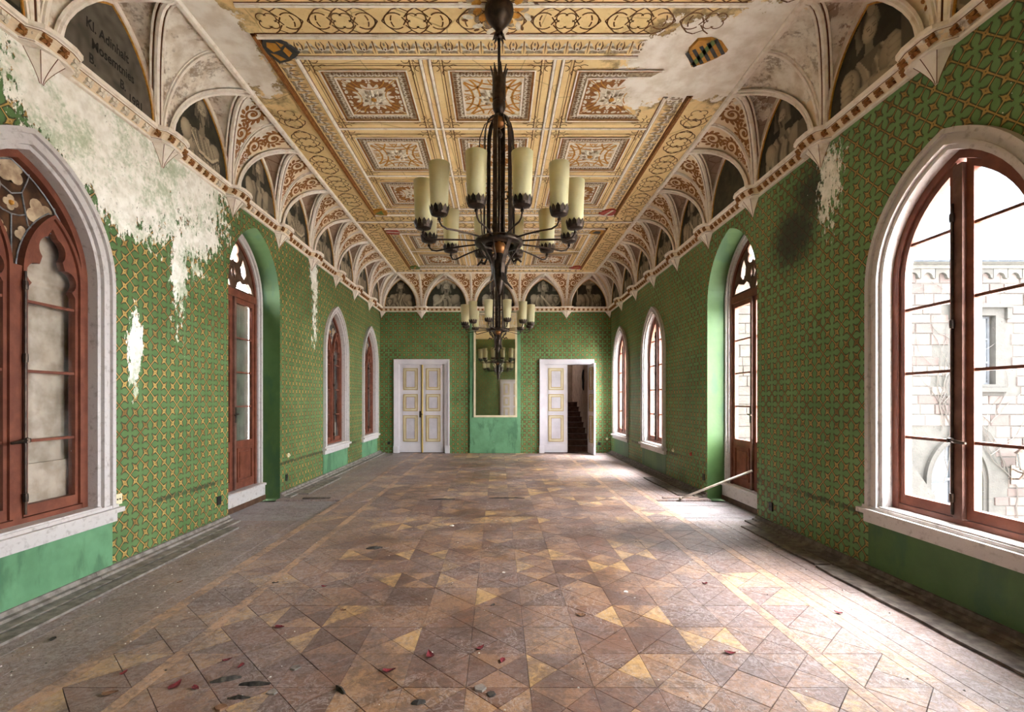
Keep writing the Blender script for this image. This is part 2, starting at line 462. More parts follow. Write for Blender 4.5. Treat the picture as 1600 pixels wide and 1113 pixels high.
class MB:
    def __init__(s):
        s.v = []; s.f = []; s.m = []
    def add(s, vs, fs, mi=0):
        o = len(s.v); s.v += [tuple(q) for q in vs]
        s.f += [tuple(i + o for i in f) for f in fs]
        s.m += ([mi] * len(fs) if isinstance(mi, int) else list(mi))
        return s
    def box(s, x0, x1, y0, y1, z0, z1, mi=0):
        vs = [(x, y, z) for x in (x0, x1) for y in (y0, y1) for z in (z0, z1)]
        return s.add(vs, [(0, 1, 3, 2), (4, 6, 7, 5), (0, 4, 5, 1), (2, 3, 7, 6), (0, 2, 6, 4), (1, 5, 7, 3)], mi)
    def poly(s, outer, holes, d0, d1, mf=0, ms=None):
        """flat shape in (along, up) extruded out of the wall from d0 to d1"""
        ms = mf if ms is None else ms
        loops = [outer] + list(holes)
        tri = geometry.tessellate_polygon([[Vector((a, b, 0)) for a, b in l] for l in loops])
        pts = [q for l in loops for q in l]; n = len(pts)
        vs = [(a, d1, b) for a, b in pts] + [(a, d0, b) for a, b in pts]
        fs = []; mi = []
        for t in tri:
            fs.append(tuple(t)); mi.append(mf)
            fs.append(tuple(n + i for i in reversed(t))); mi.append(mf)
        o = 0
        for l in loops:
            k = len(l)
            for i in range(k):
                j = (i + 1) % k
                fs.append((o + i, o + j, n + o + j, n + o + i)); mi.append(ms)
            o += k
        return s.add(vs, fs, mi)
    def flat(s, outer, d, mi=0, holes=()):
        loops = [outer] + list(holes)
        tri = geometry.tessellate_polygon([[Vector((a, b, 0)) for a, b in l] for l in loops])
        pts = [q for l in loops for q in l]
        return s.add([(a, d, b) for a, b in pts], [tuple(t) for t in tri], mi)
    def lathe(s, prof, c=(0, 0, 0), n=16, mi=0, a0=0, a1=2 * PI):
        full = abs(a1 - a0 - 2 * PI) < 1e-6
        k = n if full else n + 1
        vs = []
        for r, z in prof:
            for i in range(k):
                a = a0 + (a1 - a0) * i / n
                vs.append((c[0] + r * math.cos(a), c[1] + r * math.sin(a), c[2] + z))
        fs = []
        for j in range(len(prof) - 1):
            for i in range(n):
                i2 = (i + 1) % k
                fs.append((j * k + i, j * k + i2, (j + 1) * k + i2, (j + 1) * k + i))
        return s.add(vs, fs, mi)
    def tube(s, pts, r, n=6, mi=0, caps=True):
        rr = r if isinstance(r, (list, tuple)) else [r] * len(pts)
        P = [Vector(p) for p in pts]; vs = []; fs = []
        ref = None
        for i, p in enumerate(P):
            t = (P[min(i + 1, len(P) - 1)] - P[max(i - 1, 0)])
            t = t.normalized() if t.length > 1e-9 else Vector((0, 0, 1))
            if ref is None:
                ref = Vector((0, 0, 1)) if abs(t.z) < 0.9 else Vector((1, 0, 0))
            b = t.cross(ref).normalized(); nn = b.cross(t).normalized(); ref = nn
            for k in range(n):
                a = 2 * PI * k / n
                q = p + (b * math.cos(a) + nn * math.sin(a)) * rr[i]
                vs.append(tuple(q))
        for i in range(len(P) - 1):
            for k in range(n):
                k2 = (k + 1) % n
                fs.append((i * n + k, i * n + k2, (i + 1) * n + k2, (i + 1) * n + k))
        if caps:
            fs.append(tuple(range(n - 1, -1, -1))); e = (len(P) - 1) * n
            fs.append(tuple(range(e, e + n)))
        return s.add(vs, fs, mi)
    def sweep(s, pts, nrm, prof, mats=0, closed=False, bnr=None):
        """open profile [(across, out)] along pts with given outward normals"""
        P = [Vector(p) for p in pts]; k = len(prof); vs = []
        for i, p in enumerate(P):
            t = (P[min(i + 1, len(P) - 1)] - P[max(i - 1, 0)]).normalized()
            nn = Vector(nrm[i]); b = t.cross(nn).normalized() if bnr is None else Vector(bnr[i])
            for (u, w) in prof:
                vs.append(tuple(p + b * u + nn * w))
        fs = []; mi = []
        for i in range(len(P) - 1):
            for j in range(k - 1):
                fs.append((i * k + j, i * k + j + 1, (i + 1) * k + j + 1, (i + 1) * k + j))
                mi.append(mats if isinstance(mats, int) else mats[j])
        return s.add(vs, fs, mi)
    def ribbon(s, pts, w, fn, mi=0, closed=False):
        """flat painted line in 2D, mapped with fn(u, v)"""
        n = len(pts); ww = w if isinstance(w, (list, tuple)) else [w] * n
        L = []; R = []
        for i in range(n):
            a = pts[(i - 1) % n] if (closed or i > 0) else pts[i]
            b = pts[(i + 1) % n] if (closed or i < n - 1) else pts[i]
            dx, dy = b[0] - a[0], b[1] - a[1]; l = math.hypot(dx, dy) or 1
            nx, ny = -dy / l * ww[i] / 2, dx / l * ww[i] / 2
            L.append((pts[i][0] + nx, pts[i][1] + ny)); R.append((pts[i][0] - nx, pts[i][1] - ny))
        vs = [fn(*q) for q in L] + [fn(*q) for q in R]
        fs = [(i, i + 1, n + i + 1, n + i) for i in range(n - 1)]
        if closed: fs.append((n - 1, 0, n, 2 * n - 1))
        return s.add(vs, fs, mi)
    def blob(s, cx, cy, rx, ry, rot, fn, mi=0, n=7):
        c, si = math.cos(rot), math.sin(rot)
        vs = [fn(cx + rx * math.cos(2 * PI * i / n) * c - ry * math.sin(2 * PI * i / n) * si,
                 cy + rx * math.cos(2 * PI * i / n) * si + ry * math.sin(2 * PI * i / n) * c) for i in range(n)]
        return s.add(vs, [tuple(range(n))], mi)
    def mesh(s, name, mats, smooth=False, xf=None, off=(0, 0, 0), fixn=True):
        me = bpy.data.meshes.new(name)
        v = [xf(p) for p in s.v] if xf else s.v
        if off != (0, 0, 0): v = [vsub(p, off) for p in v]
        me.from_pydata(v, [], s.f)
        if fixn:
            bm = bmesh.new(); bm.from_mesh(me)
            bmesh.ops.recalc_face_normals(bm, faces=bm.faces)
            bm.to_mesh(me); bm.free()
        if not isinstance(mats, (list, tuple)): mats = [mats]
        for m in mats: me.materials.append(MT[m] if isinstance(m, str) else m)
        if len(mats) > 1: me.polygons.foreach_set('material_index', s.m)
        if smooth: me.polygons.foreach_set('use_smooth', [True] * len(me.polygons))
        me.update()
        return me
    def build(s, name, mats, parent=None, smooth=False, xf=None, fixn=True, kind=None):
        off = wloc(parent) if parent else (0, 0, 0)
        return link(name, s.mesh(name, mats, smooth, xf, off, fixn), parent, kind=kind)


def wloc(o):
    x, y, z = 0, 0, 0
    while o is not None:
        x += o.location[0]; y += o.location[1]; z += o.location[2]; o = o.parent
    return (x, y, z)


def link(name, me, parent=None, loc=(0, 0, 0), kind=None):
    o = bpy.data.objects.new(name, me); COL.objects.link(o)
    o.location = loc
    if parent: o.parent = parent
    if kind: o['kind'] = kind
    return o


def tag(o, label, cat, group=None, kind=None):
    o['label'] = label; o['category'] = cat
    if group: o['group'] = group
    if kind: o['kind'] = kind
    return o


def empty(name, loc=(0, 0, 0), parent=None):
    o = bpy.data.objects.new(name, None); o.empty_display_size = 0.1
    COL.objects.link(o); o.location = loc
    if parent: o.parent = parent
    return o


def struct(name, label, cat, loc=(0, 0, 0)):
    return tag(empty(name, loc), label, cat, kind='structure')


def copy_tree(o, parent=None):
    c = o.copy(); COL.objects.link(c)
    if parent: c.parent = parent
    for ch in list(o.children): copy_tree(ch, c)
    return c


# ---------------------------------------------------------------- pointed arches
def arc_half(a, h, z0, t=0.0, n=12):
    c = (h * h - a * a) / (2 * a); R = a + c - t
    fm = math.acos(max(-1, min(1, c / R)))
    return [(-c + R * math.cos(fm * i / n), z0 + R * math.sin(fm * i / n)) for i in range(n + 1)]


def arch_poly(cx, a, h, z0, zb, t=0.0, n=12, zbt=None):
    r = arc_half(a, h, z0, t, n)
    zb = zb if zbt is None else zbt
    pts = [(cx + a - t, zb)] + [(cx + x, z) for x, z in r] + [(cx - x, z) for x, z in reversed(r[:-1])] + [(cx - a + t, zb)]
    return pts


def arch_band(mb, cx, a, h, z0, zb, t1, t2, d0, d1, mi=0, n=12):
    o = arch_poly(cx, a, h, z0, zb, t1, n); i = arch_poly(cx, a, h, z0, zb, t2, n)
    k = len(o)
    vs = [(p[0], d1, p[1]) for p in o] + [(p[0], d1, p[1]) for p in i] + [(p[0], d0, p[1]) for p in o] + [(p[0], d0, p[1]) for p in i]
    fs = []
    for j in range(k - 1):
        fs += [(j, j + 1, k + j + 1, k + j), (2 * k + j, 3 * k + j, 3 * k + j + 1, 2 * k + j + 1),
               (j, 2 * k + j, 2 * k + j + 1, j + 1), (k + j, k + j + 1, 3 * k + j + 1, 3 * k + j)]
    fs += [(0, k, 3 * k, 2 * k), (k - 1, 3 * k - 1, 4 * k - 1, 2 * k - 1)]
    return mb.add(vs, fs, mi)


def half_arch_poly(a, h, z0, zb, t, x0, n=12):
    """right half of the opening from x0 to the jamb"""
    c = (h * h - a * a) / (2 * a); R = a + c - t
    fe = math.acos(max(-1, min(1, (c + x0) / R)))
    pts = [(x0, zb), (a - t, zb)] + [(-c + R * math.cos(fe * i / n), z0 + R * math.sin(fe * i / n)) for i in range(n + 1)]
    return pts


def clip_z(poly, z0, z1):
    def cl(p, zc, keep_above):
        out = []
        for i in range(len(p)):
            a, b = p[i], p[(i + 1) % len(p)]
            ia = (a[1] >= zc) == keep_above; ib = (b[1] >= zc) == keep_above
            if ia: out.append(a)
            if ia != ib:
                t = (zc - a[1]) / (b[1] - a[1]); out.append((a[0] + (b[0] - a[0]) * t, zc))
        return out
    q = cl(poly, z0, True)
    return cl(q, z1, False) if q else q


def zspan(poly, z):
    xs = []
    for i in range(len(poly)):
        a, b = poly[i], poly[(i + 1) % len(poly)]
        if (a[1] - z) * (b[1] - z) < 0: xs.append(a[0] + (b[0] - a[0]) * (z - a[1]) / (b[1] - a[1]))
    return (min(xs), max(xs)) if len(xs) >= 2 else None


WA, WH, WZ0, WZB = 0.72, 0.97, 2.45, 0.58      # window opening: half width, rise, springing, sill
FA, FH, FZ0 = 0.705, 0.92, 2.95                # French door niche

# ================================================================== walls
def side_wall(name, mp, wp, label, other):
    o = [(YF - WT, -0.06), (YB + 0.2, -0.06), (YB + 0.2, 5.12), (YF - WT, 5.12)]
    holes = [list(reversed(arch_poly(y, WA, WH, WZ0, WZB, 0.12))) for y in WIN_Y]
    holes.append(list(reversed(arch_poly(FR_Y, FA, FH, FZ0, -0.045, 0.0))))
    mb = MB(); mb.poly(o, holes, -WT, 0.0, 0, 1)
    w = mb.build(name, [wp, 'green'], None, xf=mp)
    tag(w, label, 'wall', kind='structure')
    return w


wall_left = side_wall('wall_left', mp_left, 'wp_left', 'long wall in peeling green wallpaper with blind glazed windows', 'l')
wall_right = side_wall('wall_right', mp_right, 'wp_right', 'long wall in dark green wallpaper with clear courtyard windows', 'r')

DL = (-2.81, -1.49); DR = (1.295, 2.59); DZ = 2.52
mb = MB()
mb.poly([(XL, -0.06), (XR, -0.06), (XR, 5.12), (XL, 5.12)],
        [[(a, -0.05), (a, DZ), (b, DZ), (b, -0.05)] for a, b in (DL, DR)], -0.2, 0.0, 0, 1)
wall_back = tag(mb.build('wall_back', ['wp_back', 'green'], None, xf=mp_back),
                'end wall in green star wallpaper with two doors and a mirror', 'wall', kind='structure')
mb = MB(); mb.poly([(XL, -0.06), (XR, -0.06), (XR, 5.12), (XL, 5.12)], [], -WT, 0.0, 0, 0)
wall_front = tag(mb.build('wall_front', ['wp_back'], None, xf=mp_rear),
                 'end wall facing the mirror in green star wallpaper', 'wall', kind='structure')

# plain aprons under the windows (painted strips where no paper hangs)
for mp, w in ((mp_left, wall_left), (mp_right, wall_right)):
    for y in WIN_Y[1:]:
        mb = MB(); mb.box(y - 0.74, y + 0.74, 0.0, 0.006, 0.0, 0.50)
        mb.build('window_apron', ['mint' if mp is mp_left else 'green'], w, xf=mp)
mb = MB(); mb.box(-0.79, 0.64, 0.0, 0.055, 0.0, 3.97)
mb.build('mirror_pier', ['mint'], wall_back, xf=mp_back)

# ================================================================== floor
floor_slab = MB(); floor_slab.box(XL - 0.3, XR + 0.3, YF, YB + 0.2, -0.12, -0.045)
floor = tag(floor_slab.build('floor', ['slab']), 'worn dusty parquet floor of triangles with pale border strips', 'floor', kind='structure')
TS = 1.83 * 2 / 11
row0 = 2.834 - 10 * TS
wedges = []
for r in range(43):
    y0 = row0 + r * TS
    if y0 < YF: continue
    if y0 + TS > YB: break
    for c in range(11):
        wedges.append((-1.83 + c * TS, y0, TS, TS))
    for sx in (-1, 1):
        x0 = 1.91 if sx > 0 else -2.27
        wedges.append((x0, y0, 0.36, TS))
G = 0.0016
wm = {}


def wedge_pts(q, w, h):
    c = (w / 2, h / 2); k = [(0, 0), (w, 0), (w, h), (0, h)]
    a, b = k[q], k[(q + 1) % 4]
    cx, cy = (a[0] + b[0] + c[0]) / 3, (a[1] + b[1] + c[1]) / 3
    out = []
    for p in (a, b, c):
        d = math.hypot(p[0] - cx, p[1] - cy); f = 1 - 2.2 * G / d
        out.append((cx + (p[0] - cx) * f, cy + (p[1] - cy) * f))
    return out


def wedge_mb(mb, q, w, h, ox, oy, oz, mi):
    p = wedge_pts(q, w, h)
    vs = [(ox + a, oy + b, oz) for a, b in p] + [(ox + a, oy + b, oz - 0.03) for a, b in p]
    mb.add(vs, [(0, 1, 2), (0, 3, 4, 1), (1, 4, 5, 2), (2, 5, 3, 0)], mi)


def tones(r):
    """four triangle tones of one parquet square"""
    s = r.random()
    a, b = r.choice([0, 1, 3, 4, 0, 1]), r.choice([0, 1, 2, 3, 4, 1])
    if s < 0.30: return [a, b, a, b]
    if s < 0.50: return [a, a, b, b]
    if s < 0.62: return [a, a, a, a]
    return [r.choice([0, 1, 3, 4]), r.choice([0, 1, 2, 3]), r.choice([0, 1, 4]), r.choice([0, 3, 1, 2])]


rw = random.Random(5)
allw = []
for (x, y, w, h) in wedges:
    t = tones(rw)
    for q in range(4): allw.append((x, y, w, h, q, t[q], rw.uniform(-0.0012, 0.0012)))
vis = [i for i, a in enumerate(allw) if a[1] > 2.05 and abs(a[0] + 0.15) < 2.3]
vis.sort(key=lambda i: (allw[i][1] + abs(allw[i][0]) * 0.2))
near = set(vis[:296])
rest = MB()
for i, (x, y, w, h, q, t, dz) in enumerate(allw):
    if i in near:
        key = (q, t, round(w, 3))
        if key not in wm:
            mbb = MB(); wedge_mb(mbb, q, w, h, 0, 0, 0, 0); wm[key] = mbb.mesh('parquet_wedge', ['wood%d' % t], fixn=True)
        link('parquet_wedge', wm[key], floor, (x, y, dz))
    else:
        wedge_mb(rest, q, w, h, x, y, dz, t)
rest.build('parquet_wedges_far', ['wood%d' % i for i in range(5)], floor, kind='stuff')
# pale strips
for sx in (-1, 1):
    for xa, xb in ((1.832, 1.908), (2.272, 2.36)):
        y = YF
        while y < YB - 0.02:
            L = min(2.3, YB - y); mb = MB()
            mb.box(sx * xa, sx * xb, y + 0.002, y + L - 0.002, -0.03, 0.0)
            mb.build('floor_strip', ['strip'], floor); y += L
    # border planks with the square left open before the French door
    ncol = 9; xa0 = 2.364; xw = (abs(XL) if sx < 0 else XR) - xa0
    for c in range(ncol):
        a, b = xa0 + xw * c / ncol + 0.0012, xa0 + xw * (c + 1) / ncol - 0.0012
        for (ya, yb) in ((YF, 5.95), (7.2, YB)):
            y = ya
            while y < yb - 0.01:
                L = rw.uniform(1.6, 2.6)
                if yb - y - L < 0.6: L = yb - y
                mb = MB(); dz = rw.uniform(-0.002, 0.001)
                mb.box(sx * a, sx * b, y + 0.0015, y + L - 0.0015, -0.03, dz)
                mb.build('floor_plank', [rw.choice(['plank', 'plank', 'plank2'])], floor); y += L
    # dusty subfloor boards
    y = 5.95
    while y < 7.18:
        L = min(0.24, 7.2 - y); mb = MB()
        xe = (XL - 0.26) if sx < 0 else (XR + 0.26)
        mb.box(sx * 2.362, xe if (5.95 <= y < 7.1) else (XL if sx < 0 else XR), y + 0.002, y + L - 0.002, -0.05, -0.024 + rw.uniform(-0.003, 0.003))
        mb.build('subfloor_board', ['sub'], floor); y += L

# low skirtings, broken at the niches
for side, mp, mat in (('left', mp_left, 'skirt'), ('right', mp_right, 'skirtd')):
    bs = struct('baseboard_' + side, 'low dirty skirting along the foot of the %s wall' % ('peeling' if side == 'left' else 'dark'), 'baseboard',
                mp((0, 0, 0)))
    for (ya, yb) in ((YF, FR_Y - FA), (FR_Y + FA, YB)):
        y = ya
        while y < yb - 0.01:
            L = min(rw.uniform(1.8, 2.8), yb - y)
            if yb - y - L < 0.4: L = yb - y
            mb = MB()
            pr = [(0.0, 0.0), (0.16, 0.0), (0.155, 0.016), (0.07, 0.022), (0.06, 0.04), (0.03, 0.045), (0.02, 0.075), (0.0, 0.078)]
            vs = []
            for yy in (y + 0.002, y + L - 0.002): vs += [(yy, d, z) for d, z in pr]
            k = len(pr)
            fs = [(i, i + 1, k + i + 1, k + i) for i in range(k - 1)] + [tuple(range(k)), tuple(range(2 * k - 1, k - 1, -1))]
            mb.add(vs, fs)
            mb.build('skirting_board', [mat], bs, xf=mp); y += L

# ================================================================== ceiling slab
mb = MB()
mb.box(XL + COVE, XR - COVE, YF, YB - COVE, ZT, ZT + 0.1)
ceiling = tag(mb.build('ceiling', ['ceil']), 'painted ochre ceiling with rosette panels above a ribbed gothic cove', 'ceiling', kind='structure')

# ------------------------------------------------------------------ vaulted cove, bay by bay
HV = ZT - ZS


def cove(th): return COVE * (1 - math.cos(th)), ZS + HV * math.sin(th)


def bay_profile(half, n=13):
    """groin half width against angle of the cove"""
    a = half - 0.085
    pts = arc_half(a, HV, ZS, 0.0, 40)          # (u,z) from springing to apex
    out = []
    for i in range(n + 1):
        th = PI / 2 * i / n; d, z = cove(th)
        w = 0.0
        for (u0, z0), (u1, z1) in zip(pts, pts[1:]):
            if z0 - 1e-9 <= z <= z1 + 1e-9:
                w = u0 + (u1 - u0) * ((z - z0) / max(1e-9, z1 - z0)); break
        out.append((th, d, z, max(0.0, w if i < n else 0.0)))
    return out


RIBP = [(-0.055, 0.0), (-0.055, 0.018), (-0.038, 0.022), (-0.036, 0.008), (-0.024, 0.008), (-0.022, 0.036), (0.0, 0.046), (0.022, 0.036),
        (0.024, 0.008), (0.036, 0.008), (0.038, 0.022), (0.055, 0.018), (0.055, 0.0)]
RIBM = [0, 0, 0, 1, 0, 0, 0, 0, 1, 0, 0, 0]
SMALLP = [(-0.03, 0.0), (-0.03, 0.014), (-0.018, 0.014), (-0.016, 0.005), (-0.010, 0.026), (0.010, 0.026), (0.016, 0.005), (0.018, 0.014), (0.03, 0.014), (0.03, 0.0)]
SMALLM = [0, 0, 1, 0, 0, 0, 1, 0, 0]


def spiral(cx, cy, r, turns, a0, sg, n=26):
    out = []
    for i in range(n + 1):
        t = i / n; rr = r * (1 - 0.86 * t); a = a0 + sg * 2 * PI * turns * t
        out.append((cx + rr * math.cos(a), cy + rr * math.sin(a)))
    return out


def scroll_panel(mb, width_at, L, fn, mirror):
    """foliage scroll on one half spandrel; local u=0 at the mid rib, v arc length"""
    def f(u, v): return fn(mirror * u, v)
    v = L - 0.03; sg = 1; prev = None
    for k in range(7):
        W = width_at(v - 0.10)
        if W < 0.055 or v < 0.2: break
        r = min(0.46 * W, 0.13); cy = v - r - 0.005
        cx = width_at(cy) * 0.5
        r = min(r, cx * 0.92)
        wd = max(0.014, r * 0.30)
        sp = spiral(cx, cy, r * 0.9, 1.5, PI / 2 if sg > 0 else -PI / 2, sg)
        mb.ribbon(sp, [wd * (1 - 0.5 * i / len(sp)) for i in range(len(sp))], f)
        mb.blob(cx, cy, r * 0.30, r * 0.24, 0.5, f)
        for q in range(12):
            a = 2 * PI * q / 12 + k
            lx, ly = cx + r * 0.98 * math.cos(a), cy + r * 0.98 * math.sin(a)
            if 0.012 < lx < width_at(min(max(ly, 0), L - 0.005)) - 0.012 and ly < L - 0.01:
                mb.blob(lx, ly, r * 0.34, r * 0.17, a + 0.7 * sg, f)
        if k == 0:      # leaf filling towards the far top corner
            Wt = width_at(L - 0.05)
            x = cx + r * 1.35; j = 0
            while x < Wt - 0.05:
                hh = 0.05 * (1 - (x / Wt)) + 0.012
                yy = L - 0.02 - hh
                mb.blob(x, yy, 0.034, hh * 0.55, 0.5 * (-1) ** j, f); mb.blob(x + 0.02, yy - hh * 0.4, 0.022, hh * 0.4, -0.9, f)
                x += 0.055; j += 1
        if prev:
            mb.ribbon([prev, ((prev[0] + cx) / 2 + 0.03 * sg, (prev[1] + cy + r) / 2), (cx, cy + r * 0.9)], wd * 0.8, f)
        prev = (cx, cy - r * 0.9); v = cy - r * 0.95; sg = -sg
    while v > 0.14:
        W = width_at(v)
        if W < 0.03: break
        mb.blob(W * 0.5, v, 0.014, 0.022, 0.5 * sg, f, 0, 6); v -= 0.055; sg = -sg


NCOV = 40
ARC = [0.0]
for i in range(NCOV):
    d0, z0 = cove(PI / 2 * i / NCOV); d1, z1 = cove(PI / 2 * (i + 1) / NCOV)
    ARC.append(ARC[-1] + math.hypot(d1 - d0, z1 - z0))


def th_at(v):
    v = max(0.0, min(ARC[-1], v))
    for i in range(NCOV):
        if v <= ARC[i + 1] + 1e-9:
            return PI / 2 * (i + (v - ARC[i]) / (ARC[i + 1] - ARC[i])) / NCOV
    return PI / 2


def make_bay(mp, s0, s1, lim0=None, lim1=None, dmg=(False, False), arrow=True):
    """one vault bay between two corbels; lim: mitre with another wall at that end"""
    sc = (s0 + s1) / 2; half = (s1 - s0) / 2
    pr = bay_profile(half)
    bay = MB(); n = len(pr)
    def end(sg, d):
        e = s1 if sg > 0 else s0
        if sg > 0 and lim1 is not None: return e - d
        if sg < 0 and lim0 is not None: return e + d
        return e
    for sg in (-1, 1):                                       # spandrels of the main cove
        vs = []; mcol = 5
        for th, d, z, w in pr:
            g = sc + sg * w; e = end(sg, d)
            if (e - g) * sg < 0.0: g = e
            vs += [(g + (e - g) * j / (mcol - 1), d, z) for j in range(mcol)]
        fs = [(i * mcol + j, i * mcol + j + 1, (i + 1) * mcol + j + 1, (i + 1) * mcol + j) for i in range(n - 1) for j in range(mcol - 1)]
        bay.add(vs, fs, 0)
    b = bay.build('vault_bay', ['cream'], ceiling, smooth=True, xf=mp)
    web = MB()
    for sg in (-1, 1):                                       # lunette vault webs
        vs = []
        for th, d, z, w in pr:
            g = sc + sg * w; e = end(sg, d)
            if (e - g) * sg < 0.0: g = e
            vs += [(g, d * k / 3, z) for k in range(4)]
        web.add(vs, [(i * 4 + k, i * 4 + k + 1, (i + 1) * 4 + k + 1, (i + 1) * 4 + k) for i in range(n - 1) for k in range(3)])
    web.build('lunette_web', ['mauve'], b, smooth=True, xf=mp)
    for sg in (-1, 1):
        pts = []; nr = []
        for i, (th, d, z, w) in enumerate(pr):
            g = sc + sg * w; e = end(sg, d)
            if (e - g) * sg < 0.0: g = e
            pts.append((g, d, z))
            i0, i1 = max(0, i - 1), min(n - 1, i + 1)
            tw, tz = pr[i1][3] - pr[i0][3], pr[i1][2] - pr[i0][2]
            l = math.hypot(tw, tz)
            n2 = Vector((-sg * tz / l, 0, sg * sg * tw / l))
            n1 = Vector((0, math.cos(th), -math.sin(th)))
            nr.append(tuple((n1 * 0.8 + n2 * 0.7).normalized()))
        rb = MB(); rb.sweep(pts, nr, RIBP, RIBM)
        rb.build('groin_rib', ['white', 'brown'], b, xf=mp)
    # wall rib round the lunette
    a = half - 0.085
    wr = MB()
    arch_band(wr, sc, a, HV, ZS, ZS, 0.0, 0.05, 0.0, 0.035, 0)
    arch_band(wr, sc, a, HV, ZS, ZS, 0.05, 0.064, 0.0, 0.02, 1)
    wr.build('wall_rib', ['white', 'goldline'], b, xf=mp)
    # ridge line from wall to ceiling edge
    rg = MB(); rg.sweep([(sc, 0.03, ZT - 0.001), (sc, COVE, ZT - 0.001)], [(0, 0, -1)] * 2, SMALLP, SMALLM)
    rg.build('ridge_rib', ['white', 'brown'], b, xf=mp)
    # mid rib above the corbel at s1
    if lim1 is None:
        pts = []; nr = []
        for i in range(17):
            th = PI / 2 * i / 16; d, z = cove(th)
            pts.append((s1, d, z)); nr.append((0, math.cos(th), -math.sin(th)))
        rb = MB(); rb.sweep(pts, nr, SMALLP, SMALLM); rb.build('mid_rib', ['white', 'brown'], b, xf=mp)
    else:
        pts = []; nr = []
        for i in range(17):
            th = PI / 2 * i / 16; d, z = cove(th)
            pts.append((s1 - d, d, z)); nr.append(tuple(Vector((-math.cos(th), math.cos(th), -1.2 * math.sin(th))).normalized()))
        rb = MB(); rb.sweep(pts, nr, SMALLP, SMALLM); rb.build('corner_rib', ['white', 'brown'], b, xf=mp)
    # painted foliage scrolls
    for sg in (-1, 1):
        if dmg[0 if sg < 0 else 1]: continue
        e0 = s1 if sg > 0 else s0
        mit = (sg > 0 and lim1 is not None) or (sg < 0 and lim0 is not None)
        if mit: continue
        def width_at(v, sg=sg):
            th = th_at(v); d, z = cove(th)
            w = np.interp(z, [q[2] for q in pr], [q[3] for q in pr])
            return max(0.0, half - w - 0.03 - 0.06)
        def fn(u, v, sg=sg, e0=e0):
            th = th_at(v); d, z = cove(th); k = 0.004
            return (e0 - sg * (abs(u) + 0.03), d + k * math.cos(th), z - k * math.sin(th))
        so = MB(); scroll_panel(so, width_at, ARC[-1], fn, 1)
        if so.v: so.build('scroll_ornament', ['rust'], b, xf=mp, fixn=False)
    return b


S_SIDE = [YF, 0.98, 2.24, 3.50, 4.76, 6.02, 7.29, 8.56, 9.84, 11.12, 12.41, YB]
S_BACK = [XL, -2.16, -0.75, 0.61, 1.94, XR]
for mp, side in ((mp_left, 'l'), (mp_right, 'r')):
    for i in range(1, len(S_SIDE) - 1):
        s0, s1 = S_SIDE[i], S_SIDE[i + 1]
        last = i == len(S_SIDE) - 2
        dm = (False, False)
        if side == 'l': dm = {1: (False, True), 2: (True, True), 3: (True, True), 4: (True, False)}.get(i, dm)
        else: dm = {2: (False, False), 3: (False, True), 4: (True, False)}.get(i, dm)
        make_bay(mp, s0, s1, lim1=s1 if last else None, dmg=dm)
for i in range(5):
    make_bay(mp_back, S_BACK[i], S_BACK[i + 1], lim0=S_BACK[0] if i == 0 else None, lim1=S_BACK[5] if i == 4 else None)

# bead along the ceiling edge
for nm, a, b in (('l', (XL + COVE, YF), (XL + COVE, YB - COVE)), ('b', (XL + COVE, YB - COVE), (XR - COVE, YB - COVE)), ('r', (XR - COVE, YB - COVE), (XR - COVE, YF))):
    mb = MB(); P = [(a[0], a[1], ZT), (b[0], b[1], ZT)]
    mb.sweep(P, [(0, 0, -1)] * 2, [(-0.035, -0.01), (-0.035, 0.012), (-0.022, 0.03), (0.012, 0.034), (0.02, 0.016), (0.036, 0.016), (0.036, -0.01)], [0, 0, 0, 1, 0, 0])
    mb.build('edge_bead', ['white', 'brown'], ceiling)

# ================================================================== cornice with rosettes and corbels
CPROF = [(0.0, 3.985), (0.030, 3.985), (0.034, 3.996), (0.026, 4.002), (0.026, 4.010), (0.034, 4.03), (0.05, 4.055), (0.072, 4.072),
         (0.078, 4.074), (0.082, 4.082), (0.10, 4.086), (0.10, 4.118), (0.0, 4.122)]
CM = [0, 0, 1, 0, 2, 2, 2, 1, 0, 0, 0, 0]
ros_mesh = {}


def rosette(mat):
    if mat in ros_mesh: return ros_mesh[mat]
    mb = MB()
    for k in range(4):
        a = PI / 4 + k * PI / 2
        c, s_ = math.cos(a), math.sin(a)
        pts = [(0.0, 0.0, 0.012), (0.016 * c - 0.012 * s_, 0.016 * s_ + 0.012 * c, 0.010), (0.032 * c, 0.032 * s_, 0.002), (0.016 * c + 0.012 * s_, 0.016 * s_ - 0.012 * c, 0.010)]
        b = [(x, y, -0.012) for x, y, z in pts]
        mb.add(pts + b, [(0, 1, 2, 3), (0, 4, 5, 1), (1, 5, 6, 2), (2, 6, 7, 3), (3, 7, 4, 0)])
    mb.lathe([(0.009, -0.005), (0.009, 0.014), (0.0, 0.018)], n=6)
    ros_mesh[mat] = mb.mesh('rosette', [mat]); return ros_mesh[mat]


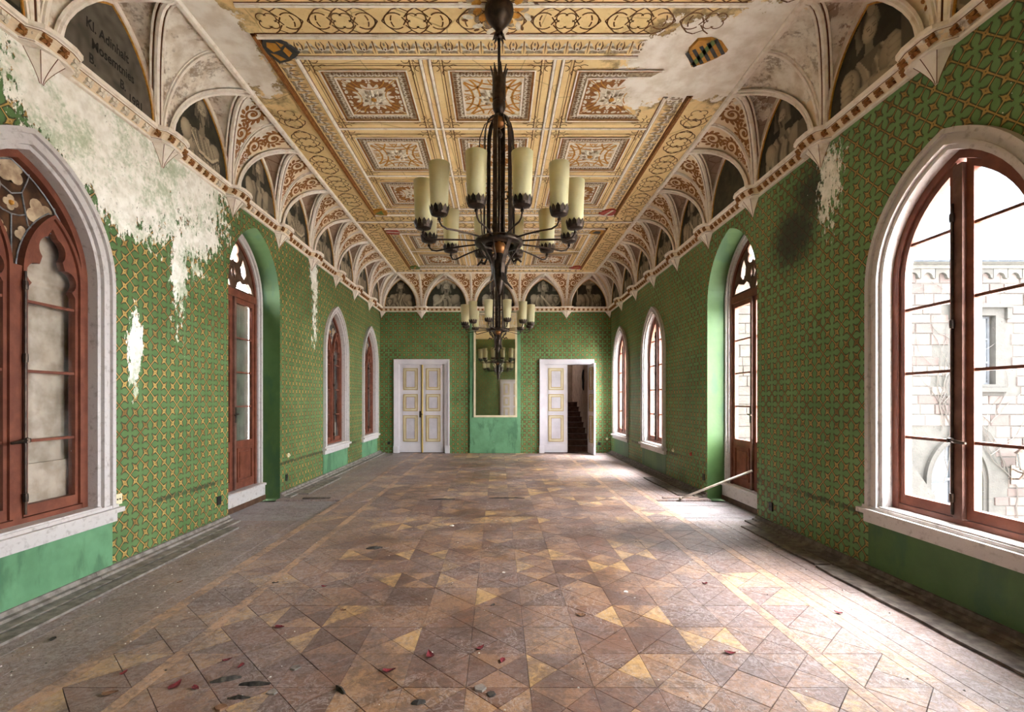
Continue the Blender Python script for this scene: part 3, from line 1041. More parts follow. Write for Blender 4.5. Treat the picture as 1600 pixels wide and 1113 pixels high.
def corbel(parent, mp, s, full=True, lo=0.0, hi=PI):
    mb = MB(); rings = []
    for k in range(8):
        t = k / 7; r = 0.012 + 0.118 * (t ** 1.3); z = 3.80 + 0.185 * t
        rings.append((r, z))
    n = 4
    vs = []
    for r, z in rings:
        for i in range(n + 1):
            a = lo + (hi - lo) * i / n
            vs.append((s + r * 1.05 * math.cos(a), r * math.sin(a) * 0.95, z))
    k = n + 1
    fs = [(j * k + i, j * k + i + 1, (j + 1) * k + i + 1, (j + 1) * k + i) for j in range(7) for i in range(n)]
    fs.append(tuple(range(k))); fs.append(tuple(7 * k + i for i in range(k)))
    mb.add(vs, fs)
    cb = mb.build('corbel', ['white'], parent, xf=mp)
    ln = MB()
    for i in range(0, n + 1):
        ln.tube([vs[j * k + i] for j in range(8)], 0.003, 4)
    ln.build('corbel_edge', ['brown'], cb, xf=mp)


def cornice(idx, mp, label, s_from, s_to, stops, ends):
    tr = struct('trim_%d' % idx, label, 'cornice', mp(((s_from + s_to) / 2, 0, 4.0)))
    path = [(s_from, 0.0)]
    for s in stops:
        path += [(s - 0.20, 0.0), (s - 0.155, 0.075), (s - 0.07, 0.10), (s + 0.07, 0.10), (s + 0.155, 0.075), (s + 0.20, 0.0)]
    path += [(s_to, 0.0)]
    mb = MB(); k = len(CPROF); vs = []
    for (s, o) in path:
        sl = s
        for (d, z) in CPROF:
            ss = s
            if s == s_from and ends[0]: ss = s + d
            if s == s_to and ends[1]: ss = s - d
            vs.append((ss, (d + o) if d > 0 else 0.0, z))
    fs = []; mi = []
    for i in range(len(path) - 1):
        for j in range(k - 1):
            fs.append((i * k + j, i * k + j + 1, (i + 1) * k + j + 1, (i + 1) * k + j)); mi.append(CM[j])
    mb.add(vs, fs, mi)
    mb.build('cornice_moulding', ['white', 'brown', 'cream'], tr, xf=mp)
    for s in stops: corbel(tr, mp, s)
    # rosettes along the hollow of the moulding
    off = wloc(tr); L = 0.0
    segs = list(zip(path, path[1:])); nxt = 0.06; cnt = 0
    for (a, b) in segs:
        l = math.hypot(b[0] - a[0], b[1] - a[1])
        while nxt < L + l:
            t = (nxt - L) / l
            s = a[0] + (b[0] - a[0]) * t; o = a[1] + (b[1] - a[1]) * t
            if mp in (mp_left, mp_right) and s < 2.0: nxt += 0.126; continue
            w = mp((s, 0.058 + o, 4.040))
            mat = 'pale' if (mp is mp_left and 3.6 < s < 4.5) or (cnt % 7 == 3 and mp is mp_left) else 'rust'
            ro = link('rosette', rosette(mat), tr, vsub(w, off))
            ro.scale = (1.35, 1.35, 1.2)
            # face out and down from the wall
            nn = Vector(vsub(mp((s, 1, 4.04 - 0.55)), mp((s, 0, 4.04)))).normalized()
            ro.rotation_euler = nn.to_track_quat('Z', 'Y').to_euler()
            nxt += 0.126; cnt += 1
        L += l
    return tr


cornice(1, mp_left, 'white rosette cornice with pointed corbels above the peeling wall', YF, YB, S_SIDE[1:-1], (False, True))
cornice(2, mp_right, 'white rosette cornice with pointed corbels above the dark window wall', YF, YB, S_SIDE[1:-1], (False, True))
tb = cornice(3, mp_back, 'white rosette cornice with pointed corbels above doors and mirror', XL, XR, S_BACK[1:-1], (True, True))
corbel(tb, mp_back, XL + 0.03, lo=0.0, hi=PI / 2); corbel(tb, mp_back, XR - 0.03, lo=PI / 2, hi=PI)

# ================================================================== lunette paintings (flat mural painting kept as vertex colour)
def nrand(shape, sc, seed):
    r = np.random.RandomState(seed); h, w = shape
    g = r.rand(int(h / sc) + 3, int(w / sc) + 3)
    yy, xx = np.mgrid[0:h, 0:w] / sc
    y0, x0 = yy.astype(int), xx.astype(int); fy, fx = yy - y0, xx - x0
    return (g[y0, x0] * (1 - fy) * (1 - fx) + g[y0 + 1, x0] * fy * (1 - fx) + g[y0, x0 + 1] * (1 - fy) * fx + g[y0 + 1, x0 + 1] * fy * fx)


def inpoly(U, V, P):
    ins = np.zeros(U.shape, bool)
    for (x0, y0), (x1, y1) in zip(P, P[1:] + P[:1]):
        c = ((y0 > V) != (y1 > V)) & (U < (x1 - x0) * (V - y0) / (y1 - y0 + 1e-12) + x0)
        ins ^= c
    return ins


def seg_d(U, V, a, b):
    dx, dy = b[0] - a[0], b[1] - a[1]
    t = np.clip(((U - a[0]) * dx + (V - a[1]) * dy) / (dx * dx + dy * dy + 1e-12), 0, 1)
    return np.hypot(U - a[0] - t * dx, V - a[1] - t * dy)


class Paint:
    """grisaille figure painter; u across (-1..1 = half width), v up, same unit"""
    def __init__(s, U, V, seed, warm):
        s.U, s.V = U, V; s.sh = U.shape; s.seed = seed
        n = nrand(s.sh, 9, seed) * 0.6 + nrand(s.sh, 3, seed + 1) * 0.4
        b = np.array([0.030, 0.026, 0.016]) if warm else np.array([0.030, 0.032, 0.022])
        s.C = b[None, None, :] * (0.5 + 1.3 * n[..., None])
        s.n = n
        s.tone = np.array([0.46, 0.37, 0.25]) if warm else np.array([0.48, 0.44, 0.34])
    def put(s, mask, val):
        s.C = np.where(mask[..., None], s.tone[None, None, :] * np.clip(val, 0.02, 1.3)[..., None], s.C)
    def ell(s, cx, cy, rx, ry, k=1.0, lx=-0.5, rot=0.0):
        c, q = math.cos(rot), math.sin(rot)
        X = ((s.U - cx) * c + (s.V - cy) * q) / rx; Y = (-(s.U - cx) * q + (s.V - cy) * c) / ry
        m = X * X + Y * Y < 1
        z = np.sqrt(np.clip(1 - X * X - Y * Y, 0, 1))
        s.put(m, k * (0.35 + 0.5 * z + 0.3 * (X * lx + Y * 0.3)) * (0.85 + 0.3 * s.n))
    def pol(s, P, k=1.0, folds=0, fx=0.0, f0=0.0, dirx=1.0, diry=0.0):
        m = inpoly(s.U, s.V, P)
        v = np.full(s.sh, 0.55 * k)
        if folds:
            w = s.U * dirx + s.V * diry + 0.06 * np.sin(s.V * 7 + f0)
            v = k * (0.52 + 0.26 * np.sin(w * folds + f0) + 0.12 * np.sin(w * folds * 2.3 + 1))
        s.put(m, v * (0.8 + 0.4 * s.n))
    def ln(s, P, w, k):
        for a, b in zip(P, P[1:]):
            s.put(seg_d(s.U, s.V, a, b) < w, np.full(s.sh, k))
    def face(s, cx, cy, r, beard=0, look=0.0):
        s.ell(cx, cy, r * 0.78, r, 1.15)
        for e in (-1, 1):
            ex = cx + (e * 0.30 + look) * r
            s.ln([(ex - 0.13 * r, cy + 0.12 * r), (ex + 0.13 * r, cy + 0.12 * r)], 0.05 * r, 0.30)
            s.ln([(ex - 0.17 * r, cy + 0.30 * r), (ex + 0.17 * r, cy + 0.28 * r)], 0.04 * r, 0.45)
        s.ln([(cx + look * r, cy + 0.1 * r), (cx + (look + 0.08) * r, cy - 0.22 * r), (cx + (look - 0.05) * r, cy - 0.25 * r)], 0.04 * r, 0.62)
        s.ln([(cx + (look - 0.2) * r, cy - 0.45 * r), (cx + (look + 0.2) * r, cy - 0.45 * r)], 0.045 * r, 0.42)
        if beard:
            s.pol([(cx - 0.66 * r, cy - 0.2 * r), (cx - 0.5 * r, cy - 1.1 * r), (cx, cy - (1.0 + 0.55 * beard) * r), (cx + 0.5 * r, cy - 1.1 * r),
                   (cx + 0.66 * r, cy - 0.2 * r), (cx + 0.3 * r, cy - 0.36 * r), (cx, cy - 0.34 * r), (cx - 0.3 * r, cy - 0.36 * r)], 0.7, 30 / r * 0.2)
            s.ln([(cx - 0.18 * r, cy - 0.52 * r), (cx + 0.18 * r, cy - 0.52 * r)], 0.04 * r, 0.30)
    def hair(s, cx, cy, r, long=1):
        s.ell(cx, cy + 0.15 * r, r * 1.05, r * 1.05, 0.55)
        if long:
            for e in (-1, 1):
                s.pol([(cx + e * 0.6 * r, cy + 0.5 * r), (cx + e * 1.1 * r, cy + 0.1 * r), (cx + e * 1.25 * r, cy - 1.0 * r), (cx + e * 0.75 * r, cy - 1.2 * r), (cx + e * 0.5 * r, cy)], 0.5, 22)
    def crown(s, cx, cy, r):
        P = [(cx - 0.8 * r, cy)]
        for k in range(5):
            x = cx + (-0.8 + 1.6 * (k + 0.0) / 4) * r
            P += [(x - 0.1 * r, cy + 0.32 * r), (x, cy + 0.72 * r), (x + 0.1 * r, cy + 0.32 * r)]
        P += [(cx + 0.8 * r, cy)]
        s.pol(P, 1.35)
        s.ln([(cx - 0.8 * r, cy + 0.06 * r), (cx + 0.8 * r, cy + 0.06 * r)], 0.06 * r, 0.4)
        s.ln([(cx - 0.8 * r, cy + 0.26 * r), (cx + 0.8 * r, cy + 0.26 * r)], 0.03 * r, 0.35)
    def shield(s, cx, cy, r, k=0.9):
        s.pol([(cx - r, cy + r), (cx + r, cy + r), (cx + r * 0.95, cy - 0.3 * r), (cx + 0.55 * r, cy - 0.95 * r), (cx, cy - 1.25 * r), (cx - 0.55 * r, cy - 0.95 * r), (cx - 0.95 * r, cy - 0.3 * r)], k * 1.2)
        s.pol([(cx - 0.82 * r, cy + 0.84 * r), (cx + 0.82 * r, cy + 0.84 * r), (cx + 0.78 * r, cy - 0.25 * r), (cx, cy - 1.02 * r), (cx - 0.78 * r, cy - 0.25 * r)], k * 0.62)
        for e in (-1, 1):
            s.ln([(cx, cy + 0.5 * r), (cx + e * 0.35 * r, cy + 0.3 * r), (cx + e * 0.25 * r, cy - 0.1 * r), (cx, cy - 0.5 * r)], 0.07 * r, k)
        s.ln([(cx, cy + 0.6 * r), (cx, cy - 0.7 * r)], 0.08 * r, k)


def figure(p, kind, T):
    """T: height of the lunette in half-width units; several invented sitters"""
    hy = T * 0.66; r = 0.20
    sh = hy - r * 1.7
    body = [(-0.62, 0.0), (-0.60, sh * 0.45), (-0.48, sh * 0.85), (-0.22, sh), (0.22, sh), (0.48, sh * 0.85), (0.62, sh * 0.42), (0.64, 0.0)]
    if kind == 'inscription':
        st = nrand(p.sh, 14, 90) * 0.5 + nrand(p.sh, 4, 91) * 0.5
        p.C = np.array([0.105, 0.088, 0.066])[None, None, :] * (0.35 + 1.2 * st[..., None])
        return
    if kind == 'blank':
        p.C *= 1.6; return
    p.pol([(x * 1.06, y * 1.02) for x, y in body], 0.10)
    p.pol(body, 0.95, 26, 0, kind_seed(kind), 1.0, 0.25)
    p.ell(-0.40, sh * 0.62, 0.20, 0.26, 1.0, rot=0.5); p.ell(0.40, sh * 0.62, 0.20, 0.26, 0.8, rot=-0.5)
    p.pol([(-0.10, sh * 0.9), (0.10, sh * 0.9), (0.08, sh + r * 0.9), (-0.08, sh + r * 0.9)], 0.8)
    if kind == 'king':
        p.hair(0, hy, r, 1); p.face(0, hy, r, 0.5); p.crown(0, hy + r * 0.75, r * 1.1)
        p.pol([(-0.12, 0), (-0.14, sh * 0.9), (0.14, sh * 0.9), (0.12, 0)], 1.15, 40)
        p.shield(-0.62, 0.28, 0.26)
        p.ell(0.52, 0.22, 0.12, 0.20, 0.9, rot=0.5)
    elif kind == 'plumed':
        p.hair(0, hy, r * 1.1, 1); p.face(0.02, hy, r, 0.4, 0.1)
        for e in (-1, 1):
            p.ell(e * 0.20, hy + r * 1.25, 0.22, 0.11, 1.1, rot=-e * 0.4); p.ell(e * 0.36, hy + r * 0.6, 0.09, 0.20, 0.95)
        p.ell(0, hy + r * 1.5, 0.07, 0.10, 1.2)
        p.ell(-0.06, sh * 0.72, 0.09, 0.09, 1.25); p.ell(-0.06, sh * 0.72, 0.05, 0.05, 0.4)
        p.ln([(-0.55, 0.1), (-0.25, sh * 0.5), (-0.12, sh * 0.95)], 0.045, 1.0)
    elif kind == 'pilgrim':
        p.pol([(-0.24, hy + r * 0.7), (0.0, hy + r * 1.6), (0.24, hy + r * 0.7), (0.28, hy - r), (-0.28, hy - r)], 0.85, 22)
        p.face(0.06, hy, r * 0.9, 0.0, 0.15)
        p.pol([(-0.55, 0), (-0.25, sh * 0.9), (-0.1, sh * 0.7), (-0.2, 0)], 1.15, 20); p.ln([(-0.1, sh * 0.9), (0.35, 0.05)], 0.03, 1.2)
        p.shield(0.62, 0.36, 0.24); p.pol([(0.46, 0.78), (0.70, 0.78), (0.70, 1.02), (0.46, 1.02)], 0.55)
    elif kind == 'hat':
        p.face(0, hy, r, 0.35, 0.0)
        p.ell(0, hy + r * 0.95, 0.40, 0.10, 0.85); p.ell(0, hy + r * 1.2, 0.21, 0.15, 0.75)
        p.ln([(0.1, hy + r * 1.3), (0.35, hy + r * 1.45), (0.52, hy + r * 0.7)], 0.055, 1.05)
        p.ln([(-0.6, 0.1), (-0.60, hy + r)], 0.018, 1.1)
        for k in range(4): p.ln([(0.15 + 0.1 * k, sh * 0.8), (0.35 + 0.12 * k, 0.05)], 0.012, 0.2)
        p.ell(-0.52, 0.2, 0.14, 0.2, 1.0, rot=-0.5)
    elif kind == 'apostle':
        p.hair(0, hy + 0.12, r, 1); p.face(0, hy + 0.12, r, 1.3)
        for k in range(6):
            P = [(-0.42 + 0.15 * k, sh * (0.96 - 0.03 * k)), (-0.30 + 0.15 * k, sh * 0.55), (-0.05 + 0.11 * k, sh * 0.2), (0.02 + 0.10 * k, 0.0)]
            p.ln(P, 0.016, 0.36); p.ln([(x + 0.04, y) for x, y in P], 0.016, 0.82)
        P = [(-0.40, sh * 0.9), (-0.1, sh * 0.42), (0.35, sh * 0.38), (0.55, sh * 0.6)]
        p.ln(P, 0.03, 1.1); p.ln([(x, y - 0.05) for x, y in P], 0.018, 0.18)
        p.ell(-0.50, sh * 0.75, 0.17, 0.20, 1.05)
    elif kind == 'bonnet':
        p.pol([(-0.26, hy - r * 1.1), (-0.30, hy + r * 0.8), (-0.1, hy + r * 1.6), (0.16, hy + r * 1.4), (0.24, hy + r * 0.2)], 0.75, 14)
        p.face(0.02, hy, r, 0.0, 0.12)
        p.ln([(0.05, hy + r * 1.4), (0.0, hy + r * 2.3)], 0.07, 0.8)
        p.pol([(-0.2, sh), (0.0, sh * 0.55), (0.25, sh)], 0.5); p.pol([(-0.26, sh), (-0.2, sh), (0.05, sh * 0.2), (-0.05, sh * 0.2)], 1.15)
        for k in range(4): p.ell(-0.48, sh * (0.75 - 0.16 * k), 0.15, 0.085, 1.0); p.ell(0.50, sh * (0.75 - 0.16 * k), 0.15, 0.085, 0.85)
        p.ell(-0.1, 0.16, 0.30, 0.09, 0.95, rot=0.3); p.ell(0.25, 0.14, 0.28, 0.09, 0.9, rot=-0.2)
        p.pol([(0.62, 0.12), (0.86, 0.2), (0.84, 0.75), (0.60, 0.8)], 0.35)
    elif kind == 'monk':
        p.pol([(-0.30, hy - r), (-0.26, hy + r), (0.0, hy + r * 1.7), (0.26, hy + r), (0.30, hy - r)], 0.6, 12)
        p.face(0, hy, r * 0.85, 0.6)
        p.pol([(-0.5, 0.1), (-0.15, 0.5), (0.15, 0.5), (0.45, 0.1), (0.2, 0.0), (-0.2, 0.0)], 1.0, 18)
        p.pol([(0.5, 0.2), (0.85, 0.2), (0.85, 0.62), (0.5, 0.62)], 0.5)


def kind_seed(k): return float(sum(map(ord, k)) % 7)


mm = M('mural_paint', 0.72, 0, 0.25)
at = mm.nt.nodes.new('ShaderNodeAttribute'); at.attribute_name = 'paint'
sc_ = mm.noise(30, 5, 0.7).ss(0.70, 0.74) * 0.5
mm.color(mm.mix(sc_, at.outputs['Color'], srgb(160, 150, 136)))
MT['mural'] = mm.m


def lunette(mp, s0, s1, kind, label, res=84, flip=1, seed=0, warm=True):
    sc = (s0 + s1) / 2; half = (s1 - s0) / 2; a = half - 0.085
    T = HV / a
    w = res; h = int(res * T / 2)
    us = np.linspace(-1, 1, w); vs = np.linspace(0, T, h)
    U, V = np.meshgrid(us * flip, vs)
    p = Paint(U, V, 50 + seed * 7, warm)
    figure(p, kind, T)
    prof = arc_half(a, HV, ZS, 0.02, 40)
    pz = [q[1] for q in prof]; px = [q[0] for q in prof]
    idx = -np.ones((h, w), int); verts = []; cols = []; faces = []
    lim = np.interp(ZS + vs * a, pz, px, right=-1)
    lim[vs * a + ZS > pz[-1]] = -1
    inside = np.abs(us[None, :] * a) <= (lim[:, None] + 2.0 * a / w)
    for j in range(h):
        for i in range(w):
            if inside[j, i]:
                idx[j, i] = len(verts); verts.append((sc + us[i] * a, 0.008, ZS + vs[j] * a)); cols.append(p.C[j, i])
    for j in range(h - 1):
        for i in range(w - 1):
            q = (idx[j, i], idx[j, i + 1], idx[j + 1, i + 1], idx[j + 1, i])
            if min(q) >= 0: faces.append(tuple(int(k) for k in q))
    base = mp((sc, 0.0, ZS))
    e = tag(empty('lunette_painting', base), label, 'painting', 'grisaille lunettes under the vault')
    me = bpy.data.meshes.new('painted_field')
    me.from_pydata([vsub(mp(q), base) for q in verts], [], faces)
    ca = me.color_attributes.new('paint', 'FLOAT_COLOR', 'POINT')
    buf = np.ones((len(verts), 4), np.float32); buf[:, :3] = np.array(cols)
    ca.data.foreach_set('color', buf.ravel())
    me.materials.append(MT['mural']); me.update()
    link('painted_field', me, e)
    if kind == 'inscription':
        for txt, zz, sz, dx in (('Kl. Adinhalt', 0.40, 0.115, -0.04), ('Mosemtnies', 0.26, 0.115, 0.02), ('B.', 0.13, 0.11, -0.20), ('B.', 0.13, 0.11, 0.12), ('1981', 0.065, 0.11, 0.27)):
            cu = bpy.data.curves.new('lettering', 'FONT'); cu.body = txt; cu.size = sz; cu.align_x = 'CENTER'; cu.offset = 0.0028
            cu.resolution_u = 3
            to = bpy.data.objects.new('lettering', cu); COL.objects.link(to)
            bpy.context.view_layer.update()
            tm = bpy.data.meshes.new_from_object(to.evaluated_get(bpy.context.evaluated_depsgraph_get()))
            bpy.data.objects.remove(to); bpy.data.curves.remove(cu)
            for v in tm.vertices:
                x, y = v.co.x, v.co.y
                v.co = vsub(mp((sc + dx + x * 0.82, 0.0105, ZS + zz + y)), base)
            tm.materials.clear(); tm.materials.append(MT['ink'])
            tl = link('lettering', tm, e); tl['label'] = 'black painted inscription lettering'
    return e


MT['ink'] = simple('black_lettering', srgb(24, 20, 16), srgb(40, 34, 28), 30, 0.8)
left_l = [(2, 'monk', 'dim grisaille lunette beside the painted inscription, over the first blind window'),
          (3, 'inscription', 'dark lunette panel lettered with a painted inscription and date'),
          (4, 'apostle', 'grisaille lunette of a bearded draped figure beside the inscription'),
          (5, 'monk', 'grisaille lunette of a hooded figure over the near jamb of the blind French door'),
          (6, 'apostle', 'grisaille lunette of a bearded robed figure past the blind French door'),
          (7, 'king', 'grisaille lunette above the white plaster streak on the peeling wall'),
          (8, 'pilgrim', 'grisaille lunette before the third blind window'),
          (9, 'hat', 'grisaille lunette between the two far blind windows'),
          (10, 'monk', 'grisaille lunette in the last bay of the peeling wall')]
right_l = [(2, 'king', 'dim grisaille lunette over the near edge of the clear window beside the door niche wall'),
           (3, 'bonnet', 'grisaille lunette of a seated figure in bonnet and puffed sleeves'),
           (4, 'monk', 'grisaille lunette of a hooded figure above the black mould patch'),
           (5, 'blank', 'bare dark lunette without a figure over the clear French door'),
           (6, 'pilgrim', 'grisaille lunette just past the clear French door'),
           (7, 'apostle', 'grisaille lunette of a bearded figure on the dark wall midway to the corner'),
           (8, 'king', 'grisaille lunette before the third clear window'),
           (9, 'hat', 'grisaille lunette between the two far clear windows'),
           (10, 'monk', 'grisaille lunette in the last bay of the dark wall')]
for i, k, lb in left_l: lunette(mp_left, S_SIDE[i], S_SIDE[i + 1], k, lb, 100 if i < 6 else 60, 1, i)
for i, k, lb in right_l: lunette(mp_right, S_SIDE[i], S_SIDE[i + 1], k, lb, 100 if i < 6 else 60, -1, i + 20)
back_l = [('king', 'grisaille lunette of a crowned king with shield above the closed double doors'),
          ('plumed', 'grisaille lunette of a plumed figure with chest medallion'),
          ('bonnet', 'grisaille lunette centred above the tall mirror'),
          ('pilgrim', 'grisaille lunette of a hooded figure beside a heraldic shield'),
          ('hat', 'grisaille lunette of a bearded man in broad feathered hat above the open door')]
for i, (k, lb) in enumerate(back_l): lunette(mp_back, S_BACK[i], S_BACK[i + 1], k, lb, 84, 1, i + 40, warm=(i in (0, 4)))

# ================================================================== ceiling decoration
XC = -0.06
def cz(k): return lambda u, v: (u, v, ZT - k)


def bar(name, x0, x1, y0, y1, w_mats=('white', 'brown'), depth=0.026):
    """small moulding: pale bead between two brown lines, along its longer axis"""
    mb = MB(); lx, ly = x1 - x0, y1 - y0
    if lx > ly:
        h = ly; mb.box(x0, x1, y0 + h * 0.3, y1 - h * 0.3, ZT - depth, ZT, 0)
        mb.box(x0, x1, y0 + h * 0.12, y1 - h * 0.12, ZT - depth * 0.5, ZT, 0)
        mb.box(x0, x1, y0, y1, ZT - depth * 0.2, ZT, 1)
    else:
        h = lx; mb.box(x0 + h * 0.3, x1 - h * 0.3, y0, y1, ZT - depth, ZT, 0)
        mb.box(x0 + h * 0.12, x1 - h * 0.12, y0, y1, ZT - depth * 0.5, ZT, 0)
        mb.box(x0, x1, y0, y1, ZT - depth * 0.2, ZT, 1)
    return mb.build(name, list(w_mats), ceiling)


def bar_split(name, x0, x1, y0, y1, **k):
    """leave out what lies in the fallen plaster"""
    N = 24; lx, ly = x1 - x0, y1 - y0; run = None
    for i in range(N + 1):
        t0 = i / N
        ok = i < N and not ceiling_damaged(x0 + lx * (t0 + 0.5 / N) if lx > ly else (x0 + x1) / 2, (y0 + y1) / 2 if lx > ly else y0 + ly * (t0 + 0.5 / N), 0.95)
        if ok and run is None: run = t0
        if (not ok) and run is not None:
            if lx > ly: bar(name, x0 + lx * run, x0 + lx * t0, y0, y1, **k)
            else: bar(name, x0, x1, y0 + ly * run, y0 + ly * t0, **k)
            run = None


EDGE_L, EDGE_R = XL + COVE, XR - COVE
HW = [2.27, 2.22, 2.0, 1.96]
FIELDS = [(4.56, 8.97, 3), (9.69, 12.66, 2)]
PIT = 1.29
# longitudinal mouldings and cross mouldings of each field
for (ya, yb, rows) in FIELDS:
    for sg in (-1, 1):
        x = XC + sg * 2.245
        bar_split('brown_moulding', x - 0.035, x + 0.035, ya - 0.03, yb + 0.03, w_mats=('rust', 'brown'), depth=0.03)
        x = XC + sg * 1.975
        bar_split('white_moulding', x - 0.028, x + 0.028, ya + 0.28, yb - 0.28)
        for dx in (-0.045, 0.045):
            x = XC + sg * 0.685 + dx
            bar_split('white_moulding', x - 0.02, x + 0.02, ya + 0.28, yb - 0.28, depth=0.02)
    for y in (ya, yb): bar_split('white_moulding', XC - 2.24, XC + 2.24, y - 0.035, y + 0.035)
    for y in (ya + 0.285, yb - 0.285): bar_split('white_moulding', XC - 1.96, XC + 1.96, y - 0.022, y + 0.022, depth=0.02)
    y0 = (ya + yb) / 2 - PIT * (rows - 1) / 2
    for r in range(rows - 1):
        y = y0 + PIT * (r + 0.5); bar_split('white_moulding', XC - 1.95, XC + 1.95, y - 0.018, y + 0.018, depth=0.016)
for y in (4.20, 9.33): bar_split('white_moulding', EDGE_L + 0.03, EDGE_R - 0.03, y - 0.03, y + 0.03, depth=0.02)

# acanthus frieze leaves
def frieze_leaf():
    mb = MB(); f = cz(0)
    def g(k):
        return lambda u, v: (u, v, -k)
    for sg in (-1, 1):
        for k in range(4):
            a = 1.35 - 0.42 * k; r = 0.052 + 0.008 * k
            mb.blob(sg * (0.018 + 0.45 * r * math.cos(a) + 0.004 * k), -0.055 + 0.035 * k + r * 0.4 * math.sin(a), r * 0.62, r * 0.27, sg * a if sg > 0 else PI - a, g(0.006 + 0.001 * k), k % 2)
    mb.ribbon([(0, -0.085), (0, 0.0), (0, 0.08)], [0.012, 0.010, 0.004], g(0.004), 2)
    for sg in (-1, 1):
        mb.ribbon([(sg * 0.02, 0.075), (sg * 0.055, 0.07), (sg * 0.08, 0.03), (sg * 0.07, -0.03), (sg * 0.085, -0.08)], [0.009, 0.014, 0.016, 0.014, 0.006], g(0.004), 2)
    mb.blob(0.105, 0.02, 0.022, 0.03, 0, g(0.006), 0); mb.blob(0.105, 0.02, 0.010, 0.012, 0, g(0.008), 2)
    mb.blob(0.105, -0.045, 0.012, 0.024, 0, g(0.006), 1)
    return mb.mesh('frieze_leaf', ['pale', 'greyleaf', 'line'], fixn=False)


fl = frieze_leaf()
fcount = 0
for (ya, yb, rows) in FIELDS:
    for y, rot in ((ya + 0.15, 0), (yb - 0.15, PI)):
        for i in range(20):
            x = XC - 2.10 + 0.21 * (i + 0.5)
            if abs(x - XC) > 2.08 or ceiling_damaged(x, y, 1.0): continue
            o = link('frieze_leaf', fl, ceiling, (x, y, ZT)); o.rotation_euler = (0, 0, rot)
    n = int((yb - ya - 0.6) / 0.21)
    for sg in (-1, 1):
        for i in range(n):
            y = ya + 0.3 + 0.21 * (i + 0.5); x = XC + sg * 2.11
            if ceiling_damaged(x, y, 1.0): continue
            o = link('frieze_leaf', fl, ceiling, (x, y, ZT)); o.rotation_euler = (0, 0, -sg * PI / 2)

# coffer panels ----------------------------------------------------------------
def petal_rosette(mb, R, mi_w, mi_c, z0):
    for ring, (rr, rl, nn, zz) in enumerate(((0.78, 0.30, 12, 0.010), (0.50, 0.28, 10, 0.018), (0.28, 0.2, 8, 0.024))):
        for k in range(nn):
            a = 2 * PI * k / nn + ring * 0.3
            c, s_ = math.cos(a), math.sin(a)
            r0, r1, w = R * (rr - rl), R * (rr + rl * 0.75), R * rl * 0.62
            pts = [(r0, 0, zz + 0.004), ((r0 + r1) / 2, w, zz * 0.6), (r1, 0, zz * 0.25), ((r0 + r1) / 2, -w, zz * 0.6), ((r0 + r1) / 2, 0, zz + 0.012)]
            vs = [(x * c - y * s_, x * s_ + y * c, -z0 - z) for x, y, z in pts]
            mb.add(vs, [(0, 1, 4), (1, 2, 4), (2, 3, 4), (3, 0, 4)], mi_w[k % len(mi_w)])
    mb.lathe([(R * 0.26, -z0 - 0.012), (R * 0.22, -z0 - 0.034), (R * 0.10, -z0 - 0.044), (0.0, -z0 - 0.046)], n=10, mi=mi_c)


def panel_border():
    mb = MB(); H = 0.455
    def sq(r0, r1, z, mi):
        for k in range(4):
            c, s_ = math.cos(k * PI / 2), math.sin(k * PI / 2)
            pts = [(-r1, -r1), (r1, -r1), (r0, -r0), (-r0, -r0)]
            mb.add([(x * c - y * s_, x * s_ + y * c, -z) for x, y in pts], [(0, 1, 2, 3)], mi)
    sq(H - 0.03, H, 0.012, 0); sq(H - 0.008, H + 0.008, 0.020, 1)
    sq(H - 0.115, H - 0.03, 0.006, 2); sq(H - 0.135, H - 0.115, 0.018, 1)
    f = lambda u, v: (u, v, -0.010)
    for k in range(4):
        c, s_ = math.cos(k * PI / 2), math.sin(k * PI / 2)
        for i in range(11):
            x = -H + 0.08 + (2 * H - 0.16) * (i + 0.5) / 11; y = -H + 0.0725
            for j, (dx, dy, rx, ry, rt) in enumerate(((-0.018, 0.010, 0.026, 0.009, 0.8), (0.018, 0.010, 0.026, 0.009, 2.3), (0.0, -0.018, 0.012, 0.018, 0), (0.036, -0.012, 0.010, 0.020, 0.4))):
                px, py = x + dx, y + dy
                mb.blob(px * c - py * s_, px * s_ + py * c, rx, ry, rt + k * PI / 2, f, 3 if j < 2 else 4, 6)
    return mb.mesh('leaf_border', ['rust', 'white', 'greyleaf', 'pale', 'line'], fixn=False)


def arc2(cx, cy, r, a0, a1, n=12): return [(cx + r * math.cos(a0 + (a1 - a0) * i / n), cy + r * math.sin(a0 + (a1 - a0) * i / n)) for i in range(n + 1)]


